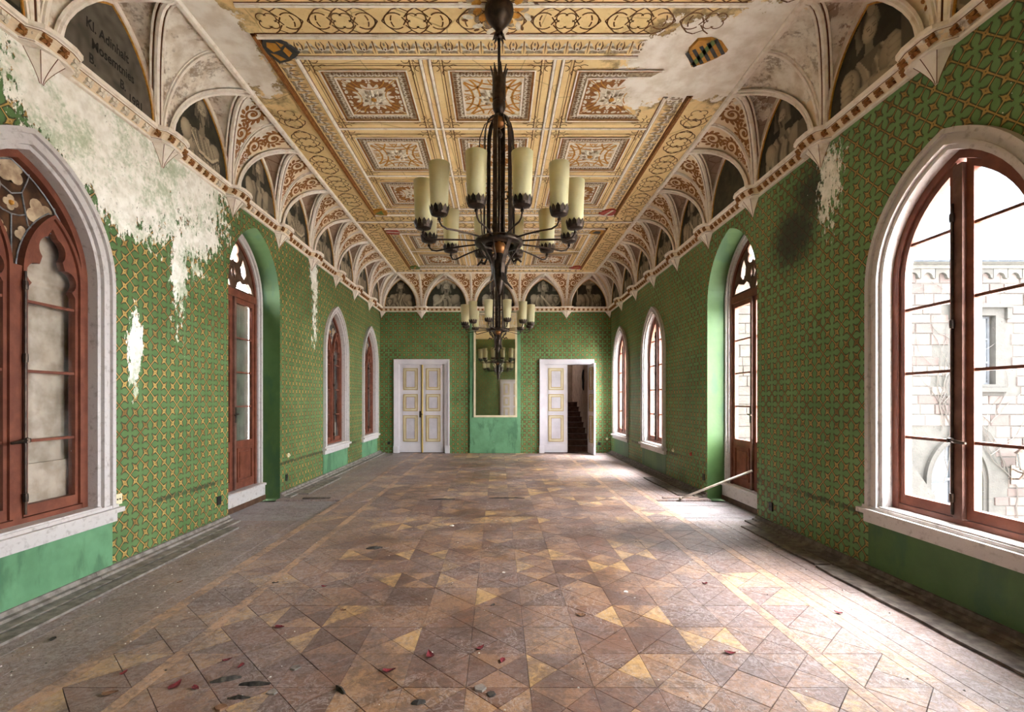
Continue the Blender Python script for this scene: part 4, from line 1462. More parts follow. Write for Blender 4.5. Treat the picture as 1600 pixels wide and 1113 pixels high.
def panel_a():
    mb = MB(); R = 0.325
    mb.add([(-R, -R, -0.004), (R, -R, -0.004), (R, R, -0.004), (-R, R, -0.004)], [(0, 1, 2, 3)], 0)
    f1 = lambda u, v: (u, v, -0.006); f2 = lambda u, v: (u, v, -0.008); f3 = lambda u, v: (u, v, -0.010)
    P = [(0.205 * (1 + 0.17 * math.cos(16 * t)) * math.cos(t), 0.205 * (1 + 0.17 * math.cos(16 * t)) * math.sin(t)) for t in np.linspace(0, 2 * PI, 97)[:-1]]
    mb.add([f1(0, 0)] + [f1(*p) for p in P], [(0, 1 + i, 1 + (i + 1) % 96) for i in range(96)], 1)
    for k in range(4):
        a = k * PI / 2; c, s_ = math.cos(a), math.sin(a)
        def rt(x, y): return (x * c - y * s_, x * s_ + y * c)
        # trefoil cut-outs towards the corners and edges
        for (x, y, rx, ry, rot) in ((0.255, 0.255, 0.040, 0.026, PI / 4), (0.205, 0.275, 0.030, 0.020, 0.2), (0.275, 0.205, 0.020, 0.030, -0.2), (0.295, 0.295, 0.020, 0.014, PI / 4),
                                    (0.285, 0.09, 0.034, 0.020, 1.9), (0.285, -0.09, 0.034, 0.020, 1.2), (0.29, 0.15, 0.018, 0.014, 0.5), (0.29, -0.15, 0.018, 0.014, 0.5)):
            q = rt(x, y); mb.blob(q[0], q[1], rx, ry, rot + a, f1, 1, 8)
        x, y = rt(0.272, 0)
        for q in range(4): mb.blob(x + 0.022 * math.cos(q * PI / 2 + PI / 4), y + 0.022 * math.sin(q * PI / 2 + PI / 4), 0.015, 0.012, q * PI / 2 + PI / 4, f2, 2, 7)
        mb.ribbon([rt(*q) for q in arc2(0.325, 0.0, 0.185, PI * 0.58, PI * 1.42, 12)], 0.012, f2, 4)
        mb.ribbon([rt(0.32, 0.32), rt(0.22, 0.225), rt(0.17, 0.17)], 0.012, f2, 4)
    petal_rosette(mb, 0.145, (2, 2, 3), 4, 0.008)
    return mb.mesh('rosette_field', ['rust', 'pale', 'pale', 'greyleaf', 'ocre'], fixn=False)


def panel_b():
    mb = MB(); R = 0.325
    mb.add([(-R, -R, -0.004), (R, -R, -0.004), (R, R, -0.004), (-R, R, -0.004)], [(0, 1, 2, 3)], 1)
    f1 = lambda u, v: (u, v, -0.007); f2 = lambda u, v: (u, v, -0.0095)
    for k in range(4):
        a = k * PI / 2; c, s_ = math.cos(a), math.sin(a)
        def rt(x, y): return (x * c - y * s_, x * s_ + y * c)
        mb.ribbon([rt(*q) for q in arc2(0.60, 0.0, 0.46, PI - 0.74, PI + 0.74, 18)], 0.024, f1, 0)
        mb.ribbon([rt(*q) for q in arc2(0.56, 0.0, 0.34, PI - 0.80, PI + 0.80, 14)], 0.024, f1, 0)
        mb.ribbon([rt(*q) for q in arc2(0.31, 0.31, 0.20, PI * 1.0, PI * 1.5, 10)], 0.022, f1, 0)
        x, y = rt(0.285, 0.0)
        for q in range(5):
            b = q * 2 * PI / 5 + a
            mb.blob(x + 0.020 * math.cos(b), y + 0.020 * math.sin(b), 0.015, 0.010, b, f2, 4, 6)
        for s2 in (-1, 1):
            mb.ribbon([rt(0.325, s2 * 0.06), rt(0.26, s2 * 0.035), rt(0.20, 0.0)], 0.016, f1, 0)
    petal_rosette(mb, 0.165, (2, 3, 2), 4, 0.008)
    return mb.mesh('rosette_field', ['ocre', 'pale', 'pale', 'greyleaf', 'ocre'], fixn=False)


pb, pa, pbm = panel_border(), panel_a(), panel_b()
def cell_lines():
    """thin brown drawn lines and cusps round a panel"""
    mb = MB(); f = lambda u, v: (u, v, -0.003); H = 0.455
    for k in range(4):
        a = k * PI / 2; c, s_ = math.cos(a), math.sin(a)
        def rt(x, y): return (x * c - y * s_, x * s_ + y * c)
        for off, w in ((0.055, 0.011), (0.085, 0.006)):
            mb.ribbon([rt(-0.62, H + off), rt(0.62, H + off)], w, f, 0)
        for sx in (-1, 1):
            for (x, y) in ((0.53, 0.53),):
                for q in range(4):
                    ax = x + 0.062 * (1 if q in (0, 3) else -1); ay = y + 0.062 * (1 if q in (0, 1) else -1)
                    mb.ribbon([rt(sx * p, r) for p, r in arc2(ax, ay, 0.042, PI * 0.5 * q + PI * 0.55, PI * 0.5 * q + PI * 1.45, 7)], 0.010, f, 0)
            mb.ribbon([rt(sx * 0.44, H + 0.055), rt(sx * 0.40, H + 0.072), rt(sx * 0.36, H + 0.056)], 0.010, f, 0)
    return mb.mesh('drawn_border_line', ['line'], fixn=False)


cl = cell_lines()
for fi, (ya, yb, rows) in enumerate(FIELDS):
    y0 = (ya + yb) / 2 - PIT * (rows - 1) / 2
    for r in range(rows):
        for c in range(3):
            x, y = XC + (c - 1) * 1.355, y0 + PIT * r
            pe = empty('coffer_panel', (x, y, ZT), ceiling)
            if not (fi == 0 and r == 0 and c == 2):
                link('leaf_border', pb, pe); link('rosette_field', pa if (r + c + fi) % 2 == 0 else pbm, pe)
                link('drawn_border_line', cl, pe)
            else:       # half destroyed panel: keep only the sound side
                for me, nm in ((pb, 'leaf_border'), (pa, 'rosette_field'), (cl, 'drawn_border_line')):
                    bm = bmesh.new(); bm.from_mesh(me)
                    dead = []
                    for fc in bm.faces:
                        q = fc.calc_center_median()
                        nzv = mnoise.noise(Vector((q.x * 7, q.y * 7, 1.3))) * 0.14
                        if len(fc.verts) == 4 and fc.calc_area() > 0.2: continue
                        if q.x + x > 1.40 + nzv - (q.y + 0.1) * -0.35 and ceiling_damaged(q.x + x, q.y + y, 1.25 + nzv * 3): dead.append(fc)
                    bmesh.ops.delete(bm, geom=dead, context='FACES')
                    if nm == 'rosette_field':
                        big = [fc for fc in bm.faces if fc.calc_area() > 0.2]
                        bmesh.ops.delete(bm, geom=big, context='FACES')
                        vs = [bm.verts.new(v) for v in ((-0.325, -0.325, -0.004), (0.10, -0.325, -0.004), (0.02, -0.15, -0.004), (0.09, 0.0, -0.004), (0.20, 0.2, -0.004), (0.30, 0.325, -0.004), (-0.325, 0.325, -0.004))]
                        nf = bm.faces.new(vs); nf.material_index = 0
                    m2 = me.copy(); bm.to_mesh(m2); bm.free(); link(nm, m2, pe)

# drawn gothic tracery in the borders and cross bands
def tracery_motif(L, Wd):
    mb = MB(); f = lambda u, v: (u, v, -0.003); h = Wd / 2 - 0.012; w = 0.013
    # crossing arcs
    for sx in (-1, 1):
        for sy in (-1, 1):
            mb.ribbon([(sx * 0.02, 0), (sx * 0.07, sy * h * 0.45), (sx * 0.13, sy * h * 0.85), (sx * 0.20, sy * h)], w, f, 0)
            mb.ribbon(arc2(sx * 0.135, 0, h * 0.62, (0.25 if sx > 0 else 0.75) * PI, (0.25 + 0.8 if sx > 0 else 0.75 - 0.8) * PI, 9) if sy > 0 else
                      arc2(sx * 0.135, 0, h * 0.62, (1.75 if sx > 0 else 1.25) * PI, (1.75 - 0.8 if sx > 0 else 1.25 + 0.8) * PI, 9), w, f, 0)
            mb.ribbon(arc2(sx * (L / 2 - 0.10), sy * 0.0, h * 0.9, (PI if sx > 0 else 0) - 0.5 * sy, (PI if sx > 0 else 0) - 0.05 * sy, 5), w, f, 0)
            mb.ribbon([(sx * 0.22, sy * h * 0.95), (sx * (L / 2 - 0.14), sy * h * 0.98), (sx * (L / 2 - 0.06), sy * h * 0.7)], w * 0.8, f, 0)
    # lozenge with quatrefoil at the motif ends
    for sx in (-1, 1):
        cx = sx * L / 2
        for k in range(4):
            a = k * PI / 2 + PI / 4
            mb.ribbon(arc2(cx + 0.34 * h * math.cos(a), 0.34 * h * math.sin(a), h * 0.34, a - 1.9, a + 1.9, 9), w * 0.8, f, 0)
        for sy in (-1, 1):
            mb.ribbon([(cx - sx * 0.11, 0.3 * sy * h), (cx - sx * 0.055, sy * h * 0.75), (cx, sy * h)], w, f, 0)
            mb.ribbon([(cx - sx * 0.13, sy * 0.045), (cx - sx * 0.085, -sy * 0.03)], w, f, 0)
    return mb.mesh('drawn_tracery', ['line'], fixn=False)


tm1 = tracery_motif(0.68, 0.33); tm2 = tracery_motif(0.62, 0.36)
for y in (4.02, 4.38, 9.15, 9.51):
    for i in range(8):
        x = XC - 2.72 + 0.68 * (i + 0.5)
        if abs(x - XC) > 2.5 or ceiling_damaged(x, y, 1.1) or (abs(x - XC) < 0.3 and abs(y - 4.2) < 0.3): continue
        link('drawn_tracery', tm1, ceiling, (x, y, ZT))
for sg in (-1, 1):
    x = (EDGE_L + XC - 2.27) / 2 if sg < 0 else (EDGE_R + XC + 2.27) / 2
    y = 4.9
    while y < YB - COVE - 0.3:
        if not ceiling_damaged(x, y, 1.15) and abs(y - 9.33) > 0.4:
            o = link('drawn_tracery', tm2, ceiling, (x, y, ZT)); o.rotation_euler = (0, 0, PI / 2)
        y += 0.62
for i in range(9):
    x = XC - 2.72 + 0.62 * (i + 0.5)
    if abs(x - XC) < 2.5: link('drawn_tracery', tm2, ceiling, (x, 12.84, ZT))

# medallion round each chandelier mount
for y in (4.20, 9.33):
    mb = MB()
    for k in range(14):
        a = 2 * PI * k / 14
        for q, (r, rx, ry, mi) in enumerate(((0.30, 0.055, 0.028, 0), (0.24, 0.045, 0.03, 1), (0.34, 0.03, 0.015, 2), (0.19, 0.05, 0.035, 3))):
            aa = a + q * 0.2
            mb.blob(r * math.cos(aa), r * math.sin(aa), rx, ry, aa + 0.6 * (-1) ** q, lambda u, v, q=q: (u, v + y, ZT - 0.006 - 0.002 * q), mi, 7)
    mb.build('ceiling_medallion', ['pale', 'greyleaf', 'line', 'ocre'], ceiling, fixn=False)

# painted heraldic shields at the field corners
def emblem(name, x, y, rot, size, base, marks, label):
    o = empty(name, (x, y, ZT), ceiling)
    P = [(-0.5, 0.42), (-0.2, 0.5), (0.2, 0.5), (0.5, 0.42), (0.46, -0.05), (0.30, -0.36), (0.0, -0.56), (-0.30, -0.36), (-0.46, -0.05)]
    c, s_ = math.cos(rot), math.sin(rot)
    def g(z): return lambda u, v: ((u * c - v * s_) * size, (u * s_ + v * c) * size, -z)
    mb = MB(); f0, f1 = g(0.0), g(0.022)
    k = len(P); vs = [f1(*p) for p in P] + [f0(p[0] * 1.05, p[1] * 1.05) for p in P]
    mb.add(vs, [tuple(range(k))] + [(i, (i + 1) % k, k + (i + 1) % k, k + i) for i in range(k)])
    b = mb.build('shield_field', [base], None, fixn=True); b.parent = o
    for pts, mat in marks:
        m2 = MB(); m2.add([g(0.024)(*p) for p in pts], [tuple(range(len(pts)))])
        q = m2.build('shield_charge', [mat], None, fixn=False); q.parent = o
    o['label'] = label


MT['sh_dark'] = simple('dark_slate_paint', srgb(48, 50, 52), srgb(66, 62, 58), 20, 0.6)
MT['sh_red'] = simple('faded_red_paint', srgb(156, 58, 48), srgb(180, 84, 70), 20, 0.6)
MT['sh_yel'] = simple('yellow_ochre_paint', srgb(186, 132, 48), srgb(164, 112, 40), 20, 0.6)
MT['sh_grn'] = simple('moss_green_paint', srgb(104, 120, 60), srgb(86, 100, 50), 20, 0.6)
strip = [([(-0.46 + 0.2 * k, 0.46), (-0.36 + 0.2 * k, 0.46), (-0.36 + 0.2 * k, -0.3), (-0.46 + 0.2 * k, -0.3)], 'sh_dark') for k in range(5)]
emblem('ceiling_shield', XC - 2.10, 4.72, -0.5, 0.30, 'sh_dark',
       [([(-0.36, 0.36), (-0.12, 0.40), (-0.2, 0.1), (-0.34, -0.05)], 'sh_yel'), ([(0.05, 0.38), (0.3, 0.3), (0.34, 0.0), (0.12, 0.08)], 'sh_yel'),
        ([(-0.2, -0.02), (0.1, 0.02), (0.2, -0.25), (-0.02, -0.42), (-0.2, -0.28)], 'sh_yel'), ([(0.2, -0.05), (0.38, -0.08), (0.26, -0.3)], 'sh_yel')], 'dark shield with ochre beast')
emblem('ceiling_shield', XC + 2.10, 4.74, -0.7, 0.34, 'sh_yel', strip + [([(-0.5, 0.28), (-0.4, 0.42), (0.42, -0.2), (0.3, -0.34)], 'sh_grn')], 'striped black and yellow shield with green bend')
emblem('ceiling_shield', XC - 2.10, 8.82, 0.4, 0.28, 'sh_yel', [([(-0.3, 0.3), (0.3, 0.3), (0.0, -0.4)], 'sh_grn')], 'ochre and green shield')
emblem('ceiling_shield', XC + 2.10, 8.82, 0.4, 0.28, 'sh_red', [([(-0.08, 0.45), (0.08, 0.45), (0.08, -0.45), (-0.08, -0.45)], 'pale')], 'red shield')
emblem('ceiling_shield', XC - 2.10, 9.84, 0.2, 0.28, 'sh_red', [([(-0.45, 0.1), (0.45, 0.1), (0.45, -0.06), (-0.45, -0.06)], 'pale')], 'red shield with pale bar')
emblem('ceiling_shield', XC + 2.10, 9.84, 0.2, 0.28, 'sh_yel', [([(-0.3, 0.3), (0.3, 0.3), (0.2, -0.2), (-0.2, -0.2)], 'sh_dark')], 'ochre and dark shield')
for sg in (-1, 1):
    emblem('ceiling_shield', XC + sg * 2.10, 12.50, 0.3, 0.28, 'sh_grn' if sg < 0 else 'sh_red', [([(-0.08, 0.45), (0.08, 0.45), (0.08, -0.45), (-0.08, -0.45)], 'sh_yel')], 'shield')

# ================================================================== windows
def pane_set(parent, poly, levels, d, mp, mat='glass', name='pane'):
    zs = [min(p[1] for p in poly)] + list(levels) + [max(p[1] for p in poly)]
    for a, b in zip(zs, zs[1:]):
        q = clip_z(poly, a, b)
        if len(q) >= 3:
            mb = MB(); mb.flat(q, d); mb.build(name, [mat], parent, xf=mp)


def frame_parts(root, mp, cy, light):
    mb = MB()
    arch_band(mb, cy, WA, WH, WZ0, WZB, 0.0, 0.036, 0.0, 0.055)
    arch_band(mb, cy, WA, WH, WZ0, WZB, 0.036, 0.082, 0.0, 0.030)
    arch_band(mb, cy, WA, WH, WZ0, WZB, 0.082, 0.108, 0.0, 0.042)
    arch_band(mb, cy, WA, WH, WZ0, WZB, 0.108, 0.14, -0.16, 0.012)
    mb.build('plaster_surround', ['grey_white'], root, xf=mp)
    mb = MB()
    mb.box(cy - 0.78, cy + 0.78, 0.0, 0.085, 0.535, 0.575); mb.box(cy - 0.755, cy + 0.755, 0.0, 0.05, 0.575, 0.60)
    mb.box(cy - 0.745, cy + 0.745, 0.0, 0.045, 0.455, 0.535); mb.box(cy - 0.585, cy + 0.585, -0.157, 0.04, 0.561, 0.613)
    mb.build('sill', ['grey_white'], root, xf=mp)


LV = [1.20, 1.71, 2.22, 2.73]


def bolt_rod(root, mp, cy, z0, z1, d):
    mb = MB(); mb.tube([(cy + 0.03, d, z0), (cy + 0.03, d, z1)], 0.009, 6)
    for z in (z0 + 0.12, (z0 + z1) / 2 + 0.25, z1 - 0.1):
        mb.lathe([(0.0, -0.035), (0.015, -0.03), (0.017, 0.0), (0.015, 0.03), (0.0, 0.035)], (cy + 0.03, d, z), 8)
    r = mb.build('bolt_rod', ['iron'], root, xf=mp)
    h = MB(); zc = 1.21
    h.lathe([(0.0, -0.02), (0.022, -0.015), (0.022, 0.015), (0.0, 0.02)], (cy + 0.03, d + 0.01, zc), 8)
    h.tube([(cy + 0.03, d + 0.01, zc), (cy - 0.03, d + 0.035, zc - 0.004), (cy - 0.10, d + 0.03, zc - 0.01)], [0.012, 0.014, 0.009], 6)
    h.build('latch_handle', ['iron'], r, xf=mp)


def clear_window(idx, mp, cy, label, hi):
    root = struct('window_%d' % idx, label, 'window', mp((cy, 0, 0.5)))
    frame_parts(root, mp, cy, True)
    W = 'redwood' if hi else 'redwood'
    mb = MB(); arch_band(mb, cy, WA, WH, WZ0, 0.60, 0.135, 0.195, -0.16, -0.07)
    mb.box(cy - 0.583, cy + 0.583, -0.156, -0.073, 0.602, 0.655)
    mb.build('wood_frame', [W], root, xf=mp)
    mb = MB(); mb.box(cy - 0.035, cy + 0.035, -0.15, -0.055, 0.655, 3.17); mb.build('mullion', ['violetwood'], root, xf=mp)
    for sg in (-1, 1):
        o = half_arch_poly(WA, WH, WZ0, 0.66, 0.197, 0.036); i = half_arch_poly(WA, WH, WZ0, 0.735, 0.245, 0.088)
        f = lambda P: [(cy + sg * x, z) for x, z in P]
        mb = MB(); mb.poly(f(o), [list(reversed(f(i)))], -0.14, -0.085)
        cs = mb.build('casement', [W], root, xf=mp)
        mt = MB()
        for z in LV:
            sp = zspan(f(i), z)
            if sp: mt.box(sp[0] - 0.004, sp[1] + 0.004, -0.128, -0.092, z - 0.011, z + 0.011)
        mt.build('glazing_bar', [W], cs, xf=mp)
        pane_set(cs, f(i), LV, -0.112, mp)
    bolt_rod(root, mp, cy, 0.68, 2.9, -0.045)
    return root


def trefoil(w, zb, zs):
    """opening under a cusped head, half outline mirrored"""
    P = [(w, zb), (w, zs - 0.12)]
    P += [(w - 0.075 + 0.085 * math.cos(a), zs - 0.01 + 0.085 * math.sin(a)) for a in np.linspace(-1.0, 1.75, 9)]
    P += [(0.012 + 0.098 * math.cos(a), zs + 0.205 + 0.10 * math.sin(a)) for a in np.linspace(-0.75, 1.25, 8)]
    apex = (0.0, zs + 0.37)
    L = [(-x, z) for x, z in reversed(P)]
    return P + [apex] + L


def quatre(cx, cz, r, rot=0.0, n=7):
    out = []
    for k in range(4):
        a = rot + k * PI / 2
        x0, y0 = cx + r * 0.52 * math.cos(a), cz + r * 0.52 * math.sin(a)
        for i in range(n):
            b = a - 1.75 + 3.5 * i / (n - 1)
            out.append((x0 + r * 0.46 * math.cos(b), y0 + r * 0.46 * math.sin(b)))
    return out


def blind_window(idx, mp, cy, label, backing=True):
    root = struct('window_%d' % idx, label, 'window', mp((cy, 0, 0.5)))
    frame_parts(root, mp, cy, False)
    mb = MB(); arch_band(mb, cy, WA, WH, WZ0, 0.60, 0.135, 0.190, -0.16, -0.07)
    mb.box(cy - 0.583, cy + 0.583, -0.156, -0.073, 0.602, 0.65)
    mb.build('wood_frame', ['redwood'], root, xf=mp)
    mb = MB(); mb.box(cy - 0.032, cy + 0.032, -0.15, -0.072, 0.65, 2.46); mb.build('mullion', ['redwood'], root, xf=mp)
    a = 0.247; sp = 2.42; h = 0.50
    tr = arch_poly(0, WA, WH, WZ0, WZ0, 0.190, 14)[1:-1]           # right spring -> apex -> left spring
    sub = lambda c: [(c + x, z) for x, z in arch_poly(0, a, h, sp, sp, 0.0, 9)]
    P = [(cy + x, z) for x, z in tr] + [(cy + x, z) for x, z in reversed(sub(-0.283))] + [(cy + x, z) for x, z in reversed(sub(0.283))]
    mb = MB(); mb.poly(P, [], -0.135, -0.125)
    tp = mb.build('tracery_glass', ['tracglass'], root, xf=mp)
    mb = MB()
    for (x, z, r, rt) in ((0.0, 3.13, 0.095, PI / 4), (0.215, 2.90, 0.10, 0.5), (-0.215, 2.90, 0.10, -0.5), (0.085, 2.70, 0.055, 0.2), (-0.085, 2.70, 0.055, -0.2), (0.0, 2.90, 0.05, 0)):
        mb.poly(quatre(cy + x, z, r * 1.12, rt), [], -0.126, -0.121)
    mb.build('quatrefoil_glass', ['tracbeige'], tp, xf=mp)
    mb = MB(); d = -0.118
    def lead(pts): mb.tube([(cy + x, d, z) for x, z in pts], 0.0055, 5)
    for sg in (-1, 1):
        lead([(sg * 0.16, 3.27), (sg * 0.115, 3.10), (sg * 0.075, 3.00), (0, 2.965)])
        lead([(sg * 0.075, 3.00), (sg * 0.095, 2.90), (sg * 0.12, 2.78), (sg * 0.20, 2.74), (sg * 0.28, 2.745)])
        lead([(0, 2.82), (sg * 0.06, 2.83), (sg * 0.10, 2.85)]); lead([(0, 2.50), (0, 2.82)])
        lead([(sg * 0.33, 2.99), (sg * 0.35, 2.85), (sg * 0.30, 2.78)])
        lead([(sg * x, z) for x, z in [(q[0] * 0.985, q[1] - 0.004) for q in arc_half(WA, WH, WZ0, 0.196, 10)]])
        lead([(sg * (0.283 + x), z + 0.006) for x, z in arch_poly(0, a, h, sp, sp, -0.004, 9)])
    mb.build('lead_came', ['lead'], tp, xf=mp)
    mb = MB(); mb.lathe([(0.0, -0.02), (0.016, -0.01), (0.016, 0.01), (0.0, 0.02)], (cy, d, 2.90), 8); mb.build('amber_boss', ['goldline'], tp, xf=mp)
    for sg in (-1, 1):
        c = cy + sg * 0.283
        o = [(c + x, z) for x, z in arch_poly(0, a, h, sp, 0.655, 0.0, 10)]
        i = [(c + x, z) for x, z in trefoil(a - 0.052, 0.735, sp + 0.02)]
        mb = MB(); mb.poly(o, [list(reversed(i))], -0.14, -0.085)
        cs = mb.build('casement', ['redwood'], root, xf=mp)
        m2 = MB(); arch_band(m2, c, a, h, sp, 0.66, 0.0, 0.026, -0.085, -0.065); m2.build('casement_moulding', ['redwood'], cs, xf=mp)
        mt = MB()
        for z in LV[:3]: mt.box(c - a + 0.05, c + a - 0.05, -0.128, -0.092, z - 0.010, z + 0.010)
        mt.build('glazing_bar', ['redwood'], cs, xf=mp)
        pane_set(cs, i, LV[:3], -0.112, mp)
    if backing:
        mb = MB(); mb.poly(arch_poly(cy, WA, WH, WZ0, WZB - 0.05, 0.122), [], -0.27, -0.205)
        mb.box(cy - 0.59, cy + 0.59, -0.21, -0.172, 0.59, 1.02)
        mb.build('blind_backing', ['blind'], root, xf=mp)
        mb = MB(); arch_band(mb, cy, WA, WH, WZ0, WZB - 0.03, 0.07, 0.1205, -0.28, -WT - 0.002); mb.box(cy - 0.66, cy + 0.66, -0.28, -WT - 0.002, 0.50, 0.578)
        mb.build('blind_reveal', ['blind'], root, xf=mp)
    bolt_rod(root, mp, cy, 0.68, 2.42, -0.045)
    return root


def french_door(idx, mp, cy, label, blind):
    root = struct('door_%d' % idx, label, 'door', mp((cy, -0.3, 0.0)))
    mb = MB(); arch_band(mb, cy, FA, FH, FZ0, -0.05, -0.07, 0.0, -0.46, -WT); mb.build('niche_reveal', ['green'], root, xf=mp)
    mb = MB(); arch_band(mb, cy, FA, FH, FZ0, 0.24, 0.0, 0.045, -0.40, -0.26); arch_band(mb, cy, FA, FH, FZ0, 0.24, 0.045, 0.085, -0.40, -0.285)
    mb.build('white_surround', ['grey_white'], root, xf=mp)
    mb = MB(); mb.box(cy - FA + 0.003, cy + FA - 0.003, -0.42, -0.225, 0.02, 0.24); mb.box(cy - FA + 0.003, cy + FA - 0.003, -0.42, -0.205, 0.205, 0.235)
    mb.build('threshold_step', ['grey_white'], root, xf=mp)
    mb = MB(); mb.box(cy - FA + 0.003, cy + FA - 0.003, -0.42, -0.215, -0.02, 0.055); mb.build('step_plinth', ['darkwood'], root, xf=mp)
    mb = MB(); arch_band(mb, cy, FA, FH, FZ0, 0.24, 0.085, 0.135, -0.39, -0.31, 0); mb.box(cy - 0.58, cy + 0.58, -0.385, -0.30, 2.93, 3.03)
    mb.build('wood_frame', ['redwood'], root, xf=mp)
    # tracery top light
    A = arch_poly(0, FA, FH, FZ0, 3.03, 0.13, 14)
    A = [p for p in A if p[1] >= 3.029]
    xb = math.sqrt(max(0, 1))
    out = [(cy + x, z) for x, z in clip_z(arch_poly(0, FA, FH, FZ0, FZ0, 0.13, 14), 3.03, 9)]
    hol = []
    for sg in (-1, 1):
        hol.append([(cy + sg * x, z) for x, z in [(0.06, 3.055), (0.10, 3.15), (0.17, 3.19), (0.25, 3.16), (0.40, 3.20), (0.48, 3.14), (0.52, 3.055)]])
        hol.append([(cy + sg * x, z) for x, z in [(0.27, 3.21), (0.20, 3.28), (0.18, 3.38), (0.24, 3.52), (0.32, 3.40), (0.345, 3.29)]])
        hol.append([(cy + sg * x, z) for x, z in [(0.015, 3.24), (0.04, 3.20), (0.075, 3.27), (0.045, 3.34), (0.015, 3.36)]])
    hol.append(quatre(cy, 3.545, 0.165, PI / 4))
    mb = MB(); mb.poly(out, hol, -0.375, -0.33)
    mb.build('tracery', ['darkwood'], root, xf=mp)
    mb = MB()
    for hh in hol: mb.tube([(p[0], -0.33, p[1]) for p in hh + hh[:1]], 0.013, 5)
    mb.build('tracery_moulding', ['darkwood'], root, xf=mp)
    mb = MB(); mb.flat(out, -0.352); mb.build('pane', ['glass'], root, xf=mp)
    for sg in (-1, 1):
        x0, x1 = 0.006, 0.568
        o = [(cy + sg * x, z) for x, z in ((x0, 0.245), (x1, 0.245), (x1, 2.93), (x0, 2.93))]
        i = [(cy + sg * x, z) for x, z in ((x0 + 0.075, 0.92), (x1 - 0.06, 0.92), (x1 - 0.06, 2.86), (x0 + 0.075, 2.86))]
        mb = MB(); mb.poly(o, [list(reversed(i))], -0.375, -0.325)
        lf = mb.build('door_leaf', ['redwood'], root, xf=mp)
        mp2 = MB(); xa, xbb = sorted((cy + sg * (x0 + 0.085), cy + sg * (x1 - 0.07)))
        P = [(xa, 0.34), (xbb, 0.34), (xbb, 0.82), (xa, 0.82)]; Q = [(xa + 0.03, 0.37), (xbb - 0.03, 0.37), (xbb - 0.03, 0.79), (xa + 0.03, 0.79)]
        mp2.poly(P, [list(reversed(Q))], -0.325, -0.310); mp2.box(xa + 0.06, xbb - 0.06, -0.325, -0.314, 0.40, 0.76)
        mp2.build('raised_panel', ['redwood'], lf, xf=mp)
        mt = MB(); lv = [0.92 + (2.86 - 0.92) * k / 4 for k in (1, 2, 3)]
        for z in lv: mt.box(xa - 0.015, xbb + 0.015, -0.365, -0.335, z - 0.011, z + 0.011)
        mt.build('glazing_bar', ['redwood'], lf, xf=mp)
        pane_set(lf, i, lv, -0.35, mp)
    mb = MB(); mb.box(cy - 0.022, cy + 0.022, -0.325, -0.295, 0.25, 2.93); mb.build('cover_strip', ['violetwood'], root, xf=mp)
    h = MB(); h.tube([(cy + 0.01, -0.295, 1.30), (cy + 0.01, -0.255, 1.30), (cy - 0.09, -0.25, 1.29)], 0.011, 6)
    h.box(cy - 0.012, cy + 0.03, -0.297, -0.29, 1.18, 1.40); h.build('door_handle', ['iron'], root, xf=mp)
    if blind:
        mb = MB()
        for k in range(10):
            xa = cy - 0.60 + 1.2 * k / 10; mb.box(xa + 0.002, xa + 0.118, -0.445, -0.43, 0.24, 2.94)
        mb.build('closed_shutter', ['shutter'], root, xf=mp)
    return root


blind_window(1, mp_left, WIN_Y[0], 'blind arched trefoil window opposite the first courtyard window')
blind_window(2, mp_left, WIN_Y[1], 'blind arched window with trefoil casements beside the peeled white plaster')
blind_window(3, mp_left, WIN_Y[2], 'blind arched trefoil window between the French door niche and the last window')
blind_window(4, mp_left, WIN_Y[3], 'blind arched trefoil window next to the closed double doors')
clear_window(5, mp_right, WIN_Y[0], 'first clear courtyard window beside the entrance end', True)
clear_window(6, mp_right, WIN_Y[1], 'large clear arched window showing the courtyard door and lantern', True)
clear_window(7, mp_right, WIN_Y[2], 'clear arched window between the French door niche and the last window', True)
clear_window(8, mp_right, WIN_Y[3], 'clear arched window next to the open door and stairs', True)
french_door(3, mp_left, FR_Y, 'red-brown French door with closed shutters and bright tracery in peeling wall', True)
french_door(4, mp_right, FR_Y, 'red-brown clear French door with a pole leaning on it', False)

# ================================================================== end wall doors
def panel_leaf(root, mp, x0, x1, z1, d, sgn=1, knob=None):
    mb = MB(); mb.box(x0, x1, d - 0.045, d, 0.012, z1)
    lf = mb.build('door_leaf', ['door'], root, xf=mp)
    w = x1 - x0; pm = 0.115
    for (a, b) in ((0.32, 1.06), (1.18, 1.66), (1.78, z1 - 0.10)):
        X0, X1 = x0 + pm, x1 - pm
        def rect(e): return [(X0 + e, a + e), (X1 - e, a + e), (X1 - e, b - e), (X0 + e, b - e)]
        mo = MB(); mo.poly(rect(0), [list(reversed(rect(0.016)))], d, d + 0.018, 0); mo.poly(rect(0.016), [list(reversed(rect(0.066)))], d, d + 0.010, 1)
        mo.poly(rect(0.066), [list(reversed(rect(0.080)))], d, d + 0.016, 0)
        po = mo.build('panel_moulding', ['dgold', 'mframe'], lf, xf=mp)
        pf = MB(); pf.poly(rect(0.080), [], d, d + 0.008); pf.build('door_panel', ['doorp'], lf, xf=mp)
    kb = MB(); kb.box(x0 + 0.01, x1 - 0.01, d, d + 0.012, 0.014, 0.22); kb.build('kick_board', ['door'], lf, xf=mp)
    if knob is not None:
        k = MB(); k.tube([(knob, d, 1.10), (knob, d + 0.05, 1.10), (knob + 0.08, d + 0.055, 1.095)], 0.011, 6); k.box(knob - 0.02, knob + 0.02, d, d + 0.008, 1.0, 1.18)
        k.build('door_handle', ['iron'], lf, xf=mp)
    return lf


